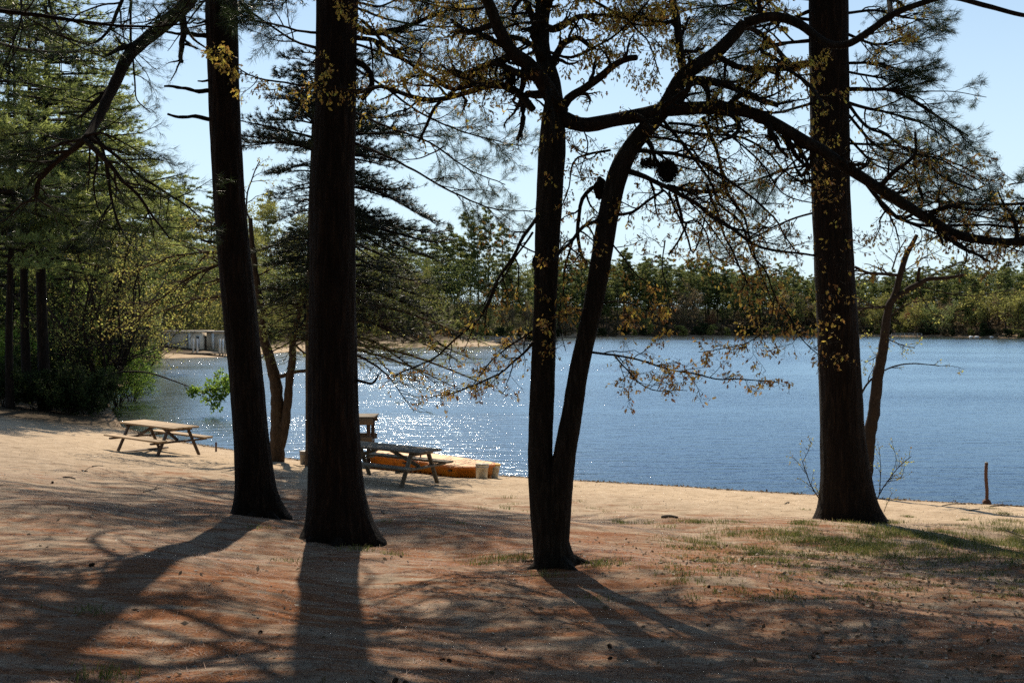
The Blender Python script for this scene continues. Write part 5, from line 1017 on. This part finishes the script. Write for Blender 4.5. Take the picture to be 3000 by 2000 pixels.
for px, py, n, h in [(1490, 1460, 30, .1), (1485, 1492, 40, .1), (1410, 1490, 30, .07), (1505, 1478, 30, .06), (1450, 1640, 160, .07), (1530, 1640, 200, .08), (1400, 1650, 80, .06), (1590, 1688, 60, .08), (1780, 1655, 120, .08), (1760, 1660, 100, .07), (1150, 1625, 80, .06), (1060, 1615, 80, .08), (840, 1645, 60, .05), (1750, 1755, 40, .05),
                  (312, 1990, 90, .08), (255, 1795, 60, .05), (760, 1545, 80, .05), (1815, 1530, 60, .09), (1830, 1535, 50, .08), (1900, 1535, 60, .08), (1950, 1545, 60, .08), (1740, 1490, 30, .05), (1700, 1470, 25, .05), (1660, 1500, 20, .06), (1860, 1488, 20, .05), (2900, 1490, 60, .07), (2200, 1458, 15, .05), (1250, 1525, 30, .06), (1130, 1530, 30, .06),
                  (1690, 1425, 20, .06), (1780, 1500, 20, .05), (1600, 1512, 20, .05), (1545, 1500, 25, .06), (2360, 1495, 40, .05), (1350, 1535, 30, .05)]:
    g0 = G(px, py); grass_at(g0[0], g0[1], .05 + n * .0006, n, h, mb)
tag(mb.build('grass', M['grass']), 'thin patchy grass around the foot of the right pine and in tufts', 'grass', kind='stuff')
# pebbles and chips
p, d_ = flat_tris(5200, (-14, 11), (4.8, 30), 0, 0, lambda x, y: (np.abs(x) < y * .56) & (lake_sd(x, y) > .05))
mb = MB(); oc = np.array([(1, 0, 0), (0, 1, 0), (-1, 0, 0), (0, -1, 0), (0, 0, .6), (0, 0, -.5)]); of = np.array([(0, 1, 4), (1, 2, 4), (2, 3, 4), (3, 0, 4), (1, 0, 5), (2, 1, 5), (3, 2, 5), (0, 3, 5)])
sz = RNG.uniform(.004, .014, (len(p), 1, 1)) * RNG.uniform(.6, 1.3, (len(p), 1, 3)); V = (p[:, None] + oc[None] * sz).reshape(-1, 3); mb.add(V, (of[None] + np.arange(len(p))[:, None, None] * 6).reshape(-1, 3), None, np.repeat(RNG.random(len(p)), 6))
tag(mb.build('pebbles', M['stone']), 'small grey pebbles and bark chips scattered over sand and litter', 'pebbles', kind='stuff')
n = 2600; i_ = RNG.integers(4, 17, n); f_ = RNG.random(n); a0, a1 = LAKE[i_ - 1], LAKE[i_]; q = a0 + (a1 - a0) * f_[:, None] + RNG.normal(size=(n, 2)) * .16 + [0, -.22]; k = lake_sd(q[:, 0], q[:, 1]) > .02; q = q[k]
p = np.stack([q[:, 0], q[:, 1], ground_zh(q[:, 0], q[:, 1]) + .006], -1); d_ = unit(np.stack([RNG.normal(size=len(p)), RNG.normal(size=len(p)) * .3, RNG.normal(size=len(p)) * .15], -1))
mb = MB(); leaves(mb, p, d_, .07, SIMPLE, jit=.2); tag(mb.build('shore_debris', M['dead_leaf']), 'broken line of dry leaves and bark washed up along the waterline', 'debris', kind='stuff')
# pine cones
def cone(px, py, s_, label):
    g0 = G(px, py); g0 = np.array([g0[0], g0[1], float(ground_zh(g0[0:1], g0[1:2])[0])]); a = U(0, 3.14); ax = np.array([math.cos(a), math.sin(a), .1]); b1 = np.array([-math.sin(a), math.cos(a), 0]); b2 = np.cross(ax, b1); mb = MB()
    for i in range(70):
        t_ = i / 70; an = i * 2.4; rr = s_ * .42 * math.sin(math.pi * (.12 + .8 * t_)) ; c_c = g0 + np.array([0, 0, s_ * .35]) + ax * (t_ - .5) * s_ * 1.3; o_ = b1 * math.cos(an) + b2 * math.sin(an)
        sd = unit(np.cross(ax, o_)) * s_ * .13; tip = c_c + o_ * rr + ax * s_ * .12
        mb.add([c_c - sd * .5, c_c + sd * .5, tip + sd, tip - sd, tip + o_ * .02 * s_ + ax * .05 * s_], [[3, 2, 4]], [[0, 1, 2, 3]])
    tag(mb.build('pine_cone', M['cone']), label, 'pine cone', 'fallen pine cones')
for px, py, s_, lab in ((267, 1660, .07, 'pine cone on the dark litter left, below the leaning pine shadow'), (154, 1416, .08, 'round dark pine cone on open sand at left'), (1787, 1897, .06, 'pine cone near the bottom edge left of the big pine shadow'), (1190, 1998, .06, 'pine cone at the bottom edge right of the thick trunk shadow'), (1157, 1996, .06, 'pine cone at the bottom edge against the thick trunk shadow'),
                       (1786, 1930, .05, 'pine cone in the dappled ground at bottom right of centre'), (1295, 1940, .05, 'pine cone among red needles at the bottom centre'), (1317, 1942, .05, 'right one of two cones close together at the bottom centre'), (2076, 1730, .055, 'pine cone under the curved branch shadow'), (2378, 1935, .06, 'pine cone at lower right among pale leaves'), (762, 1855, .05, 'pine cone beside the thick trunk shadow')):
    cone(px, py, s_ * .55, lab)
# fallen sticks
def stick(kn, w_, label, name='fallen_stick', fork=True):
    q = [tuple(float(v_) for v_ in a.split(',')) for a in kn.split()]; pts = []
    for a in q: g_ = G(*a); pts.append((g_[0], g_[1], float(ground_zh(g_[0:1], g_[1:2])[0]) + w_ * .4))
    p_, r_ = smooth_path(pts, [w_ * (1 - .5 * i / len(pts)) for i in range(len(pts))], .04); p_[:, 2] += np.abs(np.sin(np.linspace(0, 3.1, len(p_)))) * w_ * .8
    mb = MB(); mb.tube(p_, r_, 7)
    if fork: i = len(p_) // 2; mb.tube([p_[i], p_[i] + np.array([U(-.1, .1), .08, .05]), p_[i] + np.array([U(-.2, .2), .14, .06])], [w_ * .5, w_ * .4, w_ * .2], 5, cap=True)
    tag(mb.build(name, M['twig_grey'], smooth=True), label, 'stick', 'fallen sticks')
stick('1940,1518 1965,1520 1985,1521', .028, 'short dark stick lying on the sunlit sand right of the oak', fork=False)
stick('185,1400 205,1403 220,1405', .014, 'thin dark stick on open sand at left', fork=False); stick('240,1376 250,1383 256,1380', .012, 'small forked stick on open sand left of the tan table'); stick('270,1366 302,1365', .012, 'short stick on open sand below the tan table', fork=False)
stick('1530,1645 1550,1648 1570,1643', .010, 'twig against the left side of the oak foot'); stick('2300,1478 2312,1474', .012, 'short stick near the water left of the right pine', fork=False)
stick('2760,1481 2790,1479 2830,1477', .012, 'thin driftwood stick by the lone post'); stick('2900,1484 2940,1482 3000,1484', .014, 'driftwood stick along the right waterline'); stick('2840,1496 2870,1494', .012, 'short driftwood stick below the lone post', fork=False)
stick('1120,1500 1125,1506', .02, 'stubby chunk of wood right of the thickest pine', fork=False); stick('420,1442 480,1430', .010, 'thin twig on the sand in front of the tan table')
stick('860,1362 880,1366 905,1364', .012, 'twig on the sand beside the grey bucket'); stick('2930,1550 3000,1572', .014, 'thin root or stick on the grass at the right edge')
# white rocks at the far waterline
for i, px in enumerate((2845, 2862, 2905)):
    x, y = at_px(px, shore_at(px) - .3); mb = MB(); blob(mb, np.array([x, y, .1]), .45, i + 3, (1.4, 1, .7), 8)
    tag(mb.build('rock', M['wall_white'], smooth=True), ('pale rock at the far right waterline, leftmost of three', 'pale rock at the far right waterline, middle of three', 'pale rock at the far right waterline, rightmost of three')[i], 'rock', 'pale rocks at the far waterline')
print('objects', len(sc.objects), 'tris', sum(len(m_.polygons) for m_ in bpy.data.meshes))
